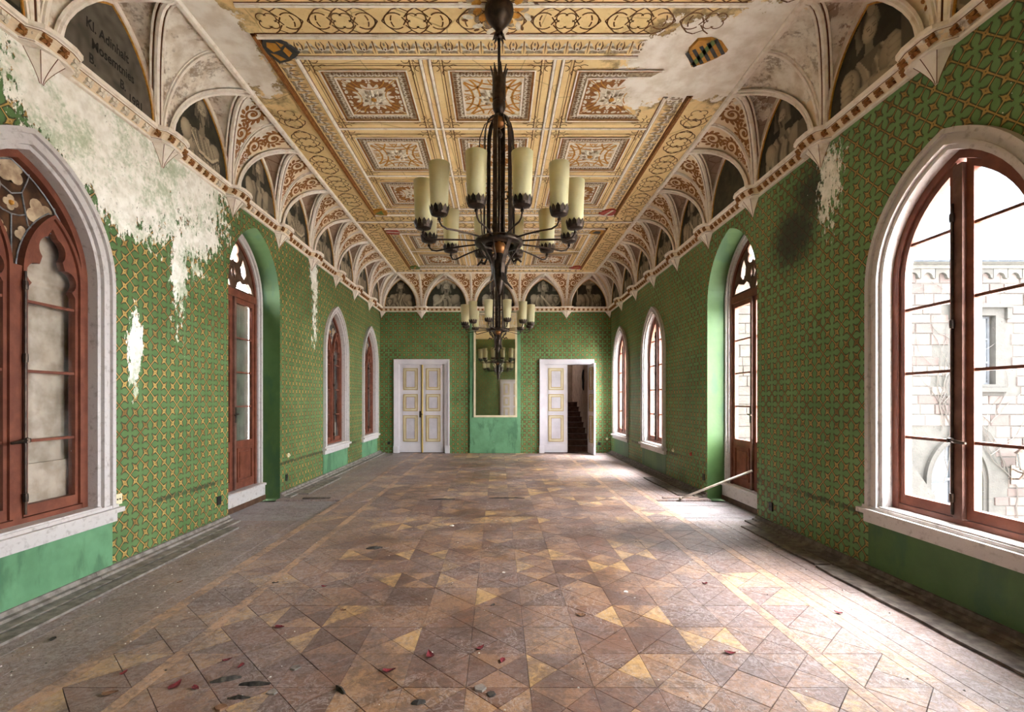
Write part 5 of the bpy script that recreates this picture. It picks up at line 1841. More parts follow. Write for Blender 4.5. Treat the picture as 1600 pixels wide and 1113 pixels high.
def casing(root, mp, a, b):
    mb = MB()
    for e0, e1, d in ((0.0, 0.045, 0.028), (0.045, 0.085, 0.045), (0.085, 0.122, 0.065)):
        P = [(a - e1, 0), (a - e1, DZ + e1), (b + e1, DZ + e1), (b + e1, 0), (b + e0, 0), (b + e0, DZ + e0), (a - e0, DZ + e0), (a - e0, 0)]
        mb.poly(P, [], 0.0, d)
    for x in (a - 0.13, b):
        mb.box(x, x + 0.13, 0.0, 0.075, 0.0, 0.20)
    # jamb lining
    mb.box(a - 0.002, a + 0.02, -0.2, 0.02, 0.0, DZ); mb.box(b - 0.02, b + 0.002, -0.2, 0.02, 0.0, DZ); mb.box(a, b, -0.2, 0.02, DZ - 0.02, DZ + 0.002)
    mb.build('casing', ['door'], root, xf=mp)


d1 = struct('door_1', 'closed double door with lilac-grey panels and gold mouldings', 'door', mp_back(((DL[0] + DL[1]) / 2, 0, 0)))
casing(d1, mp_back, *DL)
mid = (DL[0] + DL[1]) / 2
panel_leaf(d1, mp_back, DL[0] + 0.022, mid - 0.004, DZ - 0.025, -0.03, knob=mid - 0.05)
panel_leaf(d1, mp_back, mid + 0.004, DL[1] - 0.022, DZ - 0.025, -0.03)
mb = MB(); mb.lathe([(0.0, 0.012), (0.028, 0.012), (0.028, DZ - 0.03), (0.0, DZ - 0.03)], (mid + 0.01, -0.022, 0), 8, 0, 0, PI); mb.build('astragal', ['dgold'], d1, xf=mp_back)
d2 = struct('door_2', 'half open double door with stairs visible beyond', 'door', mp_back(((DR[0] + DR[1]) / 2, 0, 0)))
casing(d2, mp_back, *DR)
mid = (DR[0] + DR[1]) / 2
panel_leaf(d2, mp_back, DR[0] + 0.022, mid + 0.03, DZ - 0.025, -0.03)
HX = DR[1] - 0.03
def mp_open(p):
    a = math.radians(93)
    u, d = p[0], p[1]
    return (HX - u * math.cos(a) - d * math.sin(a), YB - 0.02 - u * math.sin(a) + d * math.cos(a), p[2])
panel_leaf(d2, mp_open, 0.0, 0.60, DZ - 0.025, 0.0)

# a white leaf on the wall behind, seen in the mirror
d5 = struct('door_5', 'white panelled door on the wall facing the mirror', 'door', mp_rear((0.52, 0, 0)))
mb = MB(); mb.poly([(0.12, 0), (0.12, 2.65), (1.42, 2.65), (1.42, 0)], [], 0.0, 0.03); mb.build('casing', ['grey_white'], d5, xf=mp_rear)
panel_leaf(d5, mp_rear, 0.20, 0.77, 2.52, 0.076); panel_leaf(d5, mp_rear, 0.78, 1.34, 2.52, 0.076)

# ================================================================== mirror
mr = tag(empty('tall_mirror', (-0.07, YB - 0.055, 1.01)), 'tall narrow mirror in cream frame reflecting a chandelier', 'mirror')
mb = MB(); mb.poly([(-0.68, 1.01), (0.54, 1.01), (0.54, 3.95), (-0.68, 3.95)], [[(-0.625, 1.065), (-0.625, 3.895), (0.485, 3.895), (0.485, 1.065)]], 0.057, 0.095)
mb.build('mirror_frame', ['mframe'], mr, xf=mp_back)
for (a, b) in ((1.06, 2.62), (2.626, 3.90)):
    mb = MB(); mb.box(-0.63, 0.49, 0.06, 0.07, a, b); mb.build('mirror_glass', ['mirror'], mr, xf=mp_back)

# ================================================================== stair hall behind the open door
MT['hall'] = simple('rose_beige_hall_plaster', srgb(150, 122, 102), srgb(128, 102, 84), 5, 0.85)
MT['stair'] = simple('dark_red_brown_stair', srgb(84, 56, 48), srgb(112, 80, 70), 9, 0.6)
hall = struct('wall_hall', 'rose beige walls of the stair hall behind the open door', 'wall', (2.2, 15.5, 0))
mb = MB()
mb.box(2.72, 2.80, YB + 0.2, 17.6, -0.05, 4.4); mb.box(0.9, 0.98, YB + 0.2, 17.6, -0.05, 4.4); mb.box(0.9, 2.8, 17.52, 17.6, -0.05, 4.4)
mb.build('hall_wall', ['hall'], hall)
mb = MB(); mb.box(0.9, 2.8, YB + 0.2, 16.9, 4.4, 4.5); mb.box(0.9, 2.8, 17.15, 17.6, 4.4, 4.5); mb.build('hall_ceiling', ['hall'], hall)  # unseen slab added to dim the hall; narrow slit lets some sky in
mb = MB(); mb.box(XL, -0.9, YB + 0.9, YB + 1.0, -0.05, 3.2); mb.box(XL, XL + 0.1, YB + 0.2, YB + 1.0, -0.05, 3.2); mb.box(-1.0, -0.9, YB + 0.2, YB + 1.0, -0.05, 3.2); mb.box(XL, -0.9, YB + 0.2, YB + 1.0, 3.1, 3.2); mb.box(XL, -0.9, YB + 0.2, YB + 1.0, -0.1, -0.01)
mb.build('door_light_block', ['hall'], hall)  # unseen box added behind the closed door to stop light leaking in
mb = MB(); mb.box(0.9, 2.8, YB + 0.2, 14.2, -0.1, -0.01); mb.build('hall_floor', ['stair'], hall)
st = tag(empty('staircase', (2.1, 14.2, -0.01)), 'dark red-brown staircase rising behind the half open door', 'staircase')
for k in range(9):
    mb = MB(); y = 14.0 + 0.30 * k; z = 0.16 * (k + 1) - 0.01; xr = 2.705
    mb.box(0.985, xr, y, y + 0.31 if k < 8 else 17.5, z - 0.20 if k else -0.01, z - 0.025); mb.box(0.985, xr + 0.01, y - 0.03, y + 0.31 if k < 8 else 17.5, z - 0.025, z)
    mb.build('stair_step', ['stair'], st)
gd = tag(empty('glazed_hall_door', (1.75, 17.3, 1.43)), 'brown framed glazed door at the top of the stairs', 'door')
mb = MB(); mb.poly([(1.0, 1.43), (2.22, 1.43), (2.22, 3.9), (1.0, 3.9)], [[(1.12, 1.62), (1.12, 3.8), (2.08, 3.8), (2.08, 1.62)]], 0.0, 0.08); mb.build('door_frame', ['redwood'], gd, xf=lambda p: (p[0], 17.40 - p[1], p[2]))
mb = MB(); mb.box(1.1, 2.1, 17.37, 17.38, 1.6, 3.82); mb.build('door_glass', ['shutter'], gd)
MT['plaque'] = simple('black_iron_ornament', srgb(40, 36, 34), None, 1, 0.6)
mb = MB(); mb.tube([(2.71, 15.2, 2.45), (2.69, 15.2, 2.35), (2.70, 15.24, 2.2), (2.69, 15.16, 2.05), (2.70, 15.2, 1.9), (2.71, 15.2, 1.8)], [0.02, 0.03, 0.045, 0.03, 0.04, 0.015], 6)
tag(mb.build('iron_ornament', ['plaque']), 'narrow black iron ornament on the stair hall wall', 'ornament')

# ================================================================== chandeliers
def chandelier(loc, label):
    root = tag(empty('chandelier', loc), label, 'chandelier', 'iron chandeliers along the room axis')
    Z = lambda z: z - ZT                                  # local heights hang from the ceiling
    def B(mb, name, mat, parent=root, smooth=True):
        o = link(name, mb.mesh(name, [mat], smooth), parent); return o
    c = MB(); c.lathe([(0.0, 0.0), (0.10, 0.0), (0.125, -0.03), (0.128, -0.075), (0.105, -0.13), (0.06, -0.185), (0.034, -0.22), (0.03, -0.27), (0.042, -0.29), (0.0, -0.30)], n=20); B(c, 'canopy', 'iron')
    lf = MB()
    for k in range(8):
        a = k * PI / 4; lf.tube([(0.03 * math.cos(a), 0.03 * math.sin(a), -0.26), (0.042 * math.cos(a), 0.042 * math.sin(a), -0.295), (0.058 * math.cos(a), 0.058 * math.sin(a), -0.315)], [0.012, 0.010, 0.002], 5)
    B(lf, 'canopy_leaves', 'iron')
    r = MB(); r.tube([(0, 0, -0.28), (0, 0, Z(2.60))], 0.013, 8); B(r, 'rod', 'iron')
    for k in range(8):                                    # crown of upright leaves
        a = k * PI / 4 + 0.2; co, si = math.cos(a), math.sin(a)
        m = MB(); prof = [(0.030, 4.06, 0.020), (0.050, 4.12, 0.030), (0.052, 4.22, 0.028), (0.055, 4.33, 0.020), (0.075, 4.41, 0.003)]
        vs = []
        for rr, z, w in prof:
            for s_ in (-1, 0, 1):
                q = rr + (0.0 if s_ else 0.006)
                vs.append((q * co - s_ * w * si, q * si + s_ * w * co, Z(z)))
        for rr, z, w in prof: vs.append(((rr - 0.006) * co, (rr - 0.006) * si, Z(z)))
        fs = []
        for j in range(4):
            fs += [(3 * j, 3 * j + 1, 3 * j + 4, 3 * j + 3), (3 * j + 1, 3 * j + 2, 3 * j + 5, 3 * j + 4), (3 * j, 3 * j + 3, 16 + j, 15 + j), (3 * j + 2, 15 + j, 16 + j, 3 * j + 5)]
        m.add(vs, fs); B(m, 'crown_leaf', 'iron', root, False)
    m = MB(); m.lathe([(0.0, Z(4.00)), (0.03, Z(4.00)), (0.055, Z(4.04)), (0.06, Z(4.09)), (0.045, Z(4.13)), (0.0, Z(4.14))], n=12); B(m, 'crown_cup', 'iron')
    m = MB(); m.lathe([(0.055 * math.sin(PI * i / 10), Z(3.93) - 0.055 * math.cos(PI * i / 10)) for i in range(11)], n=14); B(m, 'upper_ball', 'copper')
    m = MB(); m.lathe([(0.0, Z(3.80)), (0.025, Z(3.80)), (0.032, Z(3.825)), (0.015, Z(3.86)), (0.0, Z(3.87))], n=10); B(m, 'drop_knop', 'iron')
    for k in range(6):                                    # bell of flat straps
        a = k * PI / 3 + 0.26; co, si = math.cos(a), math.sin(a)
        P = [(0.02, 3.985), (0.06, 3.975), (0.10, 3.93), (0.122, 3.85), (0.13, 3.74), (0.132, 3.4), (0.134, 2.9)]
        m = MB(); vs = []
        for rr, z in P:
            for (w, t) in ((-0.019, -0.005), (0.019, -0.005), (0.019, 0.005), (-0.019, 0.005)):
                vs.append(((rr + t) * co - w * si, (rr + t) * si + w * co, Z(z)))
        fs = [(4 * j + q, 4 * j + (q + 1) % 4, 4 * j + 4 + (q + 1) % 4, 4 * j + 4 + q) for j in range(len(P) - 1) for q in range(4)] + [(0, 1, 2, 3), (24, 25, 26, 27)]
        m.add(vs, fs); B(m, 'strap', 'iron', root, False)
        # slender upper spring from the dome
        if k % 2 == 0:
            a2 = a + PI / 6; c2, s2 = math.cos(a2), math.sin(a2)
            m = MB(); m.tube([(q * c2, q * s2, Z(z)) for q, z in ((0.04, 3.97), (0.13, 3.93), (0.175, 3.82), (0.185, 3.68), (0.185, 3.52), (0.17, 3.2), (0.15, 2.9))], 0.005, 5); B(m, 'side_wire', 'iron')
    for k in range(3):                                    # small scrolls between the straps
        a = k * 2 * PI / 3; m = MB()
        pts = [(0.06 + 0.045 * (1 - 0.06 * i) * math.cos(i * 0.55), 0, Z(3.28) + 0.05 * (1 - 0.06 * i) * math.sin(i * 0.55)) for i in range(14)]
        m.tube([(x * math.cos(a) - y * math.sin(a), x * math.sin(a) + y * math.cos(a), z) for x, y, z in pts], 0.006, 5); B(m, 'inner_scroll', 'iron')
    m = MB()
    m.lathe([(0.135, Z(2.905)), (0.20, Z(2.90)), (0.212, Z(2.885)), (0.212, Z(2.865)), (0.20, Z(2.85)), (0.135, Z(2.845)), (0.13, Z(2.875)), (0.135, Z(2.905))], n=28)
    for k in range(6):
        a = k * PI / 3; m.tube([(0, 0, Z(2.875)), (0.14 * math.cos(a), 0.14 * math.sin(a), Z(2.875))], 0.012, 5)
    B(m, 'hub_ring', 'iron')
    m = MB(); m.lathe([(0.062 * math.sin(PI * i / 10), Z(2.83) - 0.062 * math.cos(PI * i / 10)) for i in range(11)], n=14); B(m, 'lower_ball', 'copper')
    m = MB(); m.lathe([(0.0, Z(2.42)), (0.012, Z(2.43)), (0.03, Z(2.48)), (0.045, Z(2.56)), (0.05, Z(2.66)), (0.042, Z(2.75)), (0.03, Z(2.80)), (0.0, Z(2.80))], n=12); B(m, 'finial_column', 'iron')
    for k in range(4):                                    # scrolled tail straps
        a = k * PI / 2 + 0.5; co, si = math.cos(a), math.sin(a)
        P = [(0.19, 2.855), (0.13, 2.78), (0.075, 2.68), (0.062, 2.60), (0.075, 2.54), (0.12, 2.50), (0.135, 2.485)]
        m = MB(); vs = []
        for j, (rr, z) in enumerate(P):
            w = 0.018 if j < 5 else 0.024 - 0.003 * j
            for (ww, t) in ((-w, -0.004), (w, -0.004), (w, 0.004), (-w, 0.004)): vs.append(((rr + t) * co - ww * si, (rr + t) * si + ww * co, Z(z)))
        fs = [(4 * j + q, 4 * j + (q + 1) % 4, 4 * j + 4 + (q + 1) % 4, 4 * j + 4 + q) for j in range(len(P) - 1) for q in range(4)] + [(0, 1, 2, 3), (24, 25, 26, 27)]
        m.add(vs, fs); B(m, 'tail_strap', 'iron', root, False)
        m = MB(); a2 = a + PI / 4; c2, s2 = math.cos(a2), math.sin(a2)
        m.tube([(q * c2, q * s2, Z(z)) for q, z in ((0.18, 2.85), (0.15, 2.79), (0.11, 2.74), (0.13, 2.70), (0.17, 2.72), (0.20, 2.69))], [0.006, 0.007, 0.008, 0.012, 0.014, 0.008], 5); B(m, 'curled_leaf', 'iron')
    # twelve arms with cup and shade
    am = MB(); am.tube([(0.20, 0, Z(2.875)), (0.33, 0, Z(2.872)), (0.48, 0, Z(2.862)), (0.585, 0, Z(2.85)), (0.635, 0, Z(2.862)), (0.657, 0, Z(2.89)), (0.66, 0, Z(2.93))], 0.0075, 6)
    am.lathe([(0.0, -0.012), (0.014, -0.008), (0.014, 0.008), (0.0, 0.012)], (0.66, 0, Z(2.905)), 8)
    ame = am.mesh('arm', ['iron'], True)
    cm = MB(); cm.lathe([(0.0, Z(2.925)), (0.035, Z(2.93)), (0.064, Z(2.94)), (0.070, Z(2.955)), (0.065, Z(2.965)), (0.0, Z(2.965))], (0.66, 0, 0), 16)
    for k in range(12):
        a = k * PI / 6; co, si = math.cos(a), math.sin(a)
        pts = [(0.068, -0.017, 2.955), (0.068, 0.017, 2.955), (0.075, 0.016, 2.985), (0.079, 0.0, 3.008), (0.075, -0.016, 2.985)]
        b = [(x - 0.003, y, z) for x, y, z in pts]
        vs = [(0.66 + x * co - y * si, x * si + y * co, Z(z)) for x, y, z in pts + b]
        cm.add(vs, [(0, 1, 2, 3, 4), (9, 8, 7, 6, 5), (1, 6, 7, 2), (2, 7, 8, 3), (3, 8, 9, 4), (4, 9, 5, 0)])
    cme = cm.mesh('drip_cup', ['iron'])
    sm = MB(); sm.lathe([(0.066, Z(2.966)), (0.070, Z(3.05)), (0.082, Z(3.335)), (0.080, Z(3.335)), (0.068, Z(3.05)), (0.064, Z(2.968))], (0.66, 0, 0), 22)
    sme = sm.mesh('lamp_shade', ['shade'], True)
    for k in range(12):
        a = PI / 12 + k * PI / 6
        ar = link('arm', ame, root); ar.rotation_euler = (0, 0, a)
        link('drip_cup', cme, ar); s = link('lamp_shade', sme, ar); s['label'] = 'cream parchment cylinder shade'
    return root


ch = chandelier((0.01, 4.20, ZT), 'iron chandelier with twelve cream shades hung between inscription lunette and bonneted lunette')
ch2 = copy_tree(ch); ch2.location = (0.0, 9.45, ZT)
ch2['label'] = 'iron chandelier with twelve cream shades hung nearer the tall mirror'

# ================================================================== courtyard wing seen through the clear windows
def m_stone(name, a, b):
    m = M(name, 0.9, 0, 0.1)
    oi = m.nt.nodes.new('ShaderNodeObjectInfo')
    r = E(m.nt, oi.outputs['Random'])
    c = m.mix((m.noise(4, 5) * 0.5 + r * 0.5).ss(0.25, 0.75), a, b)
    m.color(c); m.bump(m.noise(18, 5), 0.5, 0.02)
    return m.m


MT['stone'] = m_stone('darkened_sandstone', srgb(42, 35, 33), srgb(58, 52, 49))  # facade stone darkened well below its real tone to offset the high exposure
MT['stone_dressed'] = m_stone('darkened_dressed_stone', srgb(36, 34, 32), srgb(50, 48, 45))
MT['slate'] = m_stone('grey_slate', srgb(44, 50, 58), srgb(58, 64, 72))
MT['slate_edge'] = simple('dark_slate_edge', srgb(36, 40, 46), None, 1, 0.8)
MT['yard'] = simple('courtyard_gravel', srgb(196, 190, 182), srgb(178, 172, 164), 3, 0.95)
MT['oakdoor'] = simple('grey_weathered_oak', srgb(46, 48, 52), srgb(38, 38, 40), 8, 0.7)
MT['vine'] = simple('bare_vine_stem', srgb(38, 32, 28), srgb(28, 24, 20), 20, 0.8)
MT['lamp_glass'] = simple('milky_lantern_glass', srgb(90, 94, 98), None, 1, 0.3)

YW = 14.0
ZG = -2.5
mb = MB(); mb.box(XR + WT + 0.05, 40, -20, 40, ZG - 0.2, ZG)
tag(mb.build('courtyard_ground', ['yard']), 'pale gravel courtyard outside the clear windows', 'ground', kind='structure')
mb = MB(); mb.box(-40, XL - WT - 0.3, -20, 40, ZG - 0.2, ZG)
tag(mb.build('garden_ground', ['yard']), 'open ground outside the peeling wall', 'ground', kind='structure')
wing = tag(empty('courtyard_wing', (12.5, YW, ZG)), 'pale sandstone wing with slate roof across the courtyard', 'building')
mpw = lambda p: (p[0], YW - p[1], p[2])
WX0, WX1 = XR + WT + 0.25, 21.0
wx, wz0, wz1 = 14.0, 1.95, 3.95          # facade window
dx, dz1 = 13.35, 0.35                    # arched doorway
mb = MB()
mb.poly([(WX0, ZG), (WX1, ZG), (WX1, 5.55), (WX0, 5.55)],
        [[(wx - 0.5, wz0), (wx - 0.5, wz1), (wx + 0.5, wz1), (wx + 0.5, wz0)], list(reversed(arch_poly(dx, 0.75, 1.15, -0.85, ZG + 0.02)))], -0.4, 0.0)
mb.build('facade_wall', ['stone_dressed'], wing, xf=mpw)
# coursed stones, proud of the mortar; those in the view of the window one by one
rs = random.Random(11); cache = {}; far = MB(); cnt = 0
z = ZG + 0.05
while z < 5.2:
    hh = rs.choice([0.26, 0.30, 0.34]); x = WX0 + rs.uniform(0, 0.3)
    while x < WX1 - 0.4:
        ww = rs.choice([0.42, 0.55, 0.68, 0.82]); pr = rs.choice([0.015, 0.03])
        c = (x + ww / 2, z + hh / 2)
        hit = (abs(c[0] - wx) < 0.5 + 0.24 + ww / 2 and wz0 - 0.3 < c[1] < wz1 + 0.35) or (abs(c[0] - dx) < 0.75 + 0.25 + ww / 2 and c[1] < dz1 + 0.35)
        if not hit:
            if 11.2 < c[0] < 15.6 and cnt < 280:
                k = (ww, hh, pr)
                if k not in cache:
                    m2 = MB(); e = 0.012
                    vs = [(-ww / 2 + e, 0, -hh / 2 + e), (ww / 2 - e, 0, -hh / 2 + e), (ww / 2 - e, 0, hh / 2 - e), (-ww / 2 + e, 0, hh / 2 - e)]
                    vs += [(a * 0.95, -pr, b * 0.92) for a, _, b in vs]
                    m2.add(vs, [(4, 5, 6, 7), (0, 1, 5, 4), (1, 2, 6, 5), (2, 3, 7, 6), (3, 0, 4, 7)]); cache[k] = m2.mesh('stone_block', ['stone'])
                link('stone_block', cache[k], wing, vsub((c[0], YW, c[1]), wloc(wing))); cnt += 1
            else:
                far.box(x + 0.012, x + ww - 0.012, -0.01, pr, z + 0.012, z + hh - 0.012)
        x += ww
    z += hh
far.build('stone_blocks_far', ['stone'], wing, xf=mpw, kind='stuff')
# eaves: string course, little arches, gutter
mb = MB(); mb.box(WX0, WX1, 0.0, 0.14, 5.30, 5.42); mb.box(WX0, WX1, 0.0, 0.22, 5.42, 5.55); mb.build('eaves_cornice', ['stone_dressed'], wing, xf=mpw)
for k in range(26):
    x = 7.0 + 0.42 * k
    m2 = MB(); m2.poly([(x - 0.2, 5.30)] + [(x + 0.2, 5.30), (x + 0.2, 5.02)] + [(x + 0.14 * math.cos(a), 5.04 + 0.15 * math.sin(a)) for a in np.linspace(0, PI, 8)] + [(x - 0.2, 5.02)], [], 0.0, 0.10)
    m2.build('corbel_arch', ['stone_dressed'], wing, xf=mpw)
# slate roof in lapped courses
mb = MB()
nc = 26
for k in range(nc):
    y0 = -0.30 + 0.24 * k; z0 = 5.52 + 0.30 * k
    n = 60
    for i in range(n):
        if not (10.0 < WX0 + (WX1 - WX0) * i / n < 17.5): continue
        xa = WX0 + (WX1 - WX0) * (i + 0.5 * (k % 2)) / n; xb = xa + (WX1 - WX0) / n - 0.01
        mb.add([(xa, YW + y0, z0), (xb, YW + y0, z0), (xb, YW + y0 + 0.27, z0 + 0.31), (xa, YW + y0 + 0.27, z0 + 0.31), (xa, YW + y0 + 0.012, z0 - 0.028), (xb, YW + y0 + 0.012, z0 - 0.028)],
               [(0, 1, 2, 3), (0, 4, 5, 1)])
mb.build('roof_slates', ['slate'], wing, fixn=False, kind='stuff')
mb = MB(); mb.box(WX0, WX1, YW + 0.02, YW + 7.0, 5.40, 5.5)
mb.add([(WX0, YW - 0.28, 5.46), (WX1, YW - 0.28, 5.46), (WX1, YW + 6.1, 13.3), (WX0, YW + 6.1, 13.3)], [(0, 1, 2, 3)]); mb.build('roof_deck', ['slate_edge'], wing, fixn=False)
# facade window
mb = MB()
mb.poly([(wx - 0.70, wz0 - 0.10), (wx + 0.70, wz0 - 0.10), (wx + 0.70, wz1 + 0.22), (wx - 0.70, wz1 + 0.22)], [[(wx - 0.45, wz0), (wx - 0.45, wz1), (wx + 0.45, wz1), (wx + 0.45, wz0)]], -0.05, 0.07)
mb.box(wx - 0.86, wx + 0.86, 0.0, 0.16, wz1 + 0.22, wz1 + 0.34); mb.box(wx - 0.86, wx - 0.72, 0.0, 0.14, wz1 - 0.1, wz1 + 0.22); mb.box(wx + 0.72, wx + 0.86, 0.0, 0.14, wz1 - 0.1, wz1 + 0.22)
mb.box(wx - 0.78, wx + 0.78, 0.0, 0.15, wz0 - 0.22, wz0 - 0.10)
fw = mb.build('window_surround', ['stone_dressed'], wing, xf=mpw)
mb = MB(); mb.poly([(wx - 0.46, wz0), (wx + 0.46, wz0), (wx + 0.46, wz1), (wx - 0.46, wz1)],
                   [[(wx + a, wz0 + b), (wx + a, wz0 + c), (wx + d, wz0 + c), (wx + d, wz0 + b)] for a, d in ((-0.40, -0.03), (0.03, 0.40)) for b, c in ((0.06, 0.62), (0.68, 1.30), (1.36, 1.94))], -0.2, -0.12)
mb.build('window_sash', ['oakdoor'], fw, xf=mpw)
mb = MB(); mb.box(wx - 0.45, wx + 0.45, -0.18, -0.17, wz0, wz1); mb.build('window_pane', ['lamp_glass'], fw, xf=mpw)
# arched door
mb = MB(); arch_band(mb, dx, 0.95, 1.40, -0.85, ZG + 0.02, 0.0, 0.10, 0.0, 0.12); arch_band(mb, dx, 0.95, 1.40, -0.85, ZG + 0.02, 0.10, 0.20, -0.2, 0.06)
ds = mb.build('door_surround', ['stone_dressed'], wing, xf=mpw)
mb = MB(); mb.poly(arch_poly(dx, 0.75, 1.15, -0.85, ZG + 0.03, 0.0), [], -0.28, -0.20)
for sg in (-1, 1):
    for a, b in ((-2.2, -1.6), (-1.5, -0.95)):
        xs = sorted((dx + sg * 0.10, dx + sg * 0.62)); mb.box(xs[0], xs[1], -0.20, -0.165, a, b)
mb.box(dx - 0.03, dx + 0.03, -0.2, -0.15, ZG + 0.05, 0.2); mb.box(dx - 0.74, dx + 0.74, -0.2, -0.15, -0.88, -0.80)
mb.build('oak_door', ['oakdoor'], ds, xf=mpw)
# stair wall wedge
mb = MB(); mb.poly([(11.4, ZG), (12.35, ZG), (12.35, -1.2), (12.15, -0.95), (11.4, 0.1)], [], 0.0, 0.45); tag(mb.build('stair_parapet', ['stone_dressed'], None, xf=mpw), 'pale stone stair parapet beside the courtyard oak door', 'parapet')
# lantern
lx, lz = 14.95, -0.55
ln = tag(empty('courtyard_lantern', (lx, YW - 0.05, lz)), 'old iron wall lantern beside the courtyard door', 'lantern')
mpl = lambda p: (p[0], YW - 0.05 - p[1], p[2])
mb = MB(); mb.tube([(lx, 0.0, lz - 0.25), (lx, 0.2, lz - 0.22), (lx, 0.32, lz - 0.05), (lx, 0.35, lz + 0.05)], 0.025, 6); mb.tube([(lx, 0.0, lz + 0.05), (lx, 0.16, lz - 0.02), (lx, 0.32, lz - 0.05)], 0.02, 6); mb.box(lx - 0.06, lx + 0.06, 0.0, 0.03, lz - 0.4, lz + 0.15)
mb.build('bracket', ['iron'], ln, xf=mpl)
mb = MB(); mb.lathe([(0.11, 0.05), (0.19, 0.52)], (lx, 0.35, lz), 6); mb.build('lantern_glass', ['lamp_glass'], ln, xf=mpl)
mb = MB()
for k in range(6):
    a = k * PI / 3; mb.tube([(lx + 0.11 * math.cos(a), 0.35 + 0.11 * math.sin(a), lz + 0.05), (lx + 0.19 * math.cos(a), 0.35 + 0.19 * math.sin(a), lz + 0.52)], 0.012, 4)
mb.lathe([(0.0, 0.05), (0.12, 0.05), (0.12, 0.08)], (lx, 0.35, lz), 6); mb.lathe([(0.24, 0.52), (0.10, 0.68), (0.05, 0.72), (0.03, 0.80), (0.0, 0.82)], (lx, 0.35, lz), 6)
mb.build('lantern_cage', ['iron'], ln, xf=mpl)
# climbing bare vines
rv = random.Random(3)
for k, (vx, vz, lb) in enumerate(((12.0, -2.4, 'bare vine climbing the courtyard wall beside the stair parapet'), (12.9, 0.6, 'bare vine spreading under the courtyard eaves'), (15.2, -2.4, 'bare vine climbing past the courtyard lantern'))):
    e = tag(empty('bare_vine', (vx, YW - 0.04, vz)), lb, 'vine', 'bare vines on the courtyard wing')
    main = None
    for b in range(9):
        mb = MB(); x, z = (vx, vz) if main is None else rv.choice(main[3:-3]); ang = rv.uniform(0.7, 2.4); pts = []
        for i in range(26 if main is None else 16):
            pts.append((x, 0.05 + 0.012 * math.sin(i), z)); ang += rv.uniform(-0.45, 0.45); ang += (PI / 2 - ang) * 0.08
            x += 0.2 * math.cos(ang); z += 0.2 * math.sin(ang)
            x = min(15.9, max(11.2, x))
            if z > 5.0: break
        if len(pts) < 4: continue
        mb.tube(pts, [0.022 * (1 - 0.75 * i / len(pts)) if main is None else 0.012 * (1 - 0.7 * i / len(pts)) for i in range(len(pts))], 4)
        mb.build('vine_stem', ['vine'], e, xf=mpw)
        if main is None: main = [(p[0], p[2]) for p in pts]

# ================================================================== loose things in the room
# pole leaning on the clear French door
def pxf(x, y, z=0.0):      # floor spot from a measured photo point
    D = 750 * (1.5 - z) / (y - 625.0); return ((x - 778) * D / 750, D)


mb = MB(); P0, P1 = Vector((2.72, 7.20, 0.012)), Vector((XR + 0.275, 6.56, 0.53))
mb.tube([tuple(P0), tuple(P0 + (P1 - P0) * 0.5), tuple(P1)], 0.017, 10)
mb.tube([tuple(P0 + (P1 - P0) * 0.02), tuple(P0 + (P1 - P0) * 0.04)], 0.020, 10)
pole_o = empty('wooden_pole', tuple(P0)); tag(pole_o, 'pale wooden pole leaning from the floor onto the French door', 'pole')
MT['pole'] = simple('pale_grey_wood', srgb(206, 196, 184), srgb(168, 156, 142), 12, 0.6)
mb.build('pole_shaft', ['pole'], pole_o, smooth=True)

# planks pulled up beside the openings
def loose_board(name, x0, x1, y0, y1, zt, mat, label, rot=0.0, jag=0.0):
    mb = MB(); n = 8; cx, cy = (x0 + x1) / 2, (y0 + y1) / 2; vs = []
    rj = random.Random(int(abs(cx * 100 + cy * 37)))
    lx, ly = (x1 - x0) / 2, (y1 - y0) / 2
    top = []
    for i in range(n + 1): top.append((-lx + rj.uniform(-jag, jag), -ly + 2 * ly * i / n))
    for i in range(n, -1, -1): top.append((lx + rj.uniform(-jag, jag), -ly + 2 * ly * i / n))
    c, s_ = math.cos(rot), math.sin(rot)
    top = [(x * c - y * s_, x * s_ + y * c) for x, y in top]; k = len(top)
    tri = geometry.tessellate_polygon([[Vector((a, b, 0)) for a, b in top]])
    vs = [(cx + a, cy + b, zt) for a, b in top] + [(cx + a, cy + b, zt - 0.018) for a, b in top]
    mb.add(vs, [tuple(t) for t in tri] + [tuple(k + i for i in reversed(t)) for t in tri] + [(i, (i + 1) % k, k + (i + 1) % k, k + i) for i in range(k)])
    o = mb.build(name, [mat]); return tag(o, label, 'board')


loose_board('loose_skirting_plank', 2.84, 3.02, 2.2, 4.3, 0.019, 'skirtd', 'dark detached skirting plank lying before the large clear window', 0.0, 0.012)
loose_board('loose_skirting_plank', 2.86, 3.02, 4.35, 5.65, 0.019, 'skirtd', 'dark detached skirting plank lying under the mould patch', 0.0, 0.012)
loose_board('loose_skirting_plank', 2.80, 2.98, 7.5, 9.2, 0.019, 'skirtd', 'detached skirting plank lying just past the clear French door', 0.02, 0.010)
loose_board('loose_skirting_plank', -3.15, -3.0, 7.6, 9.2, 0.019, 'skirt', 'grey detached skirting plank lying past the blind French door', 0.0, 0.008)
loose_board('loose_skirting_plank', -3.14, -3.02, 2.6, 5.6, 0.019, 'skirt', 'grey detached skirting plank lying before the first blind window', 0.0, 0.006)
loose_board('floor_offcut', -2.95, -2.55, 7.24, 7.30, 0.019, 'skirtd', 'short dark plank on the edge of the opened floor', 0.06, 0.004)
loose_board('floor_offcut', 2.50, 3.05, 7.27, 7.33, 0.019, 'plank2', 'short brown plank near the foot of the pole', 0.03, 0.004)

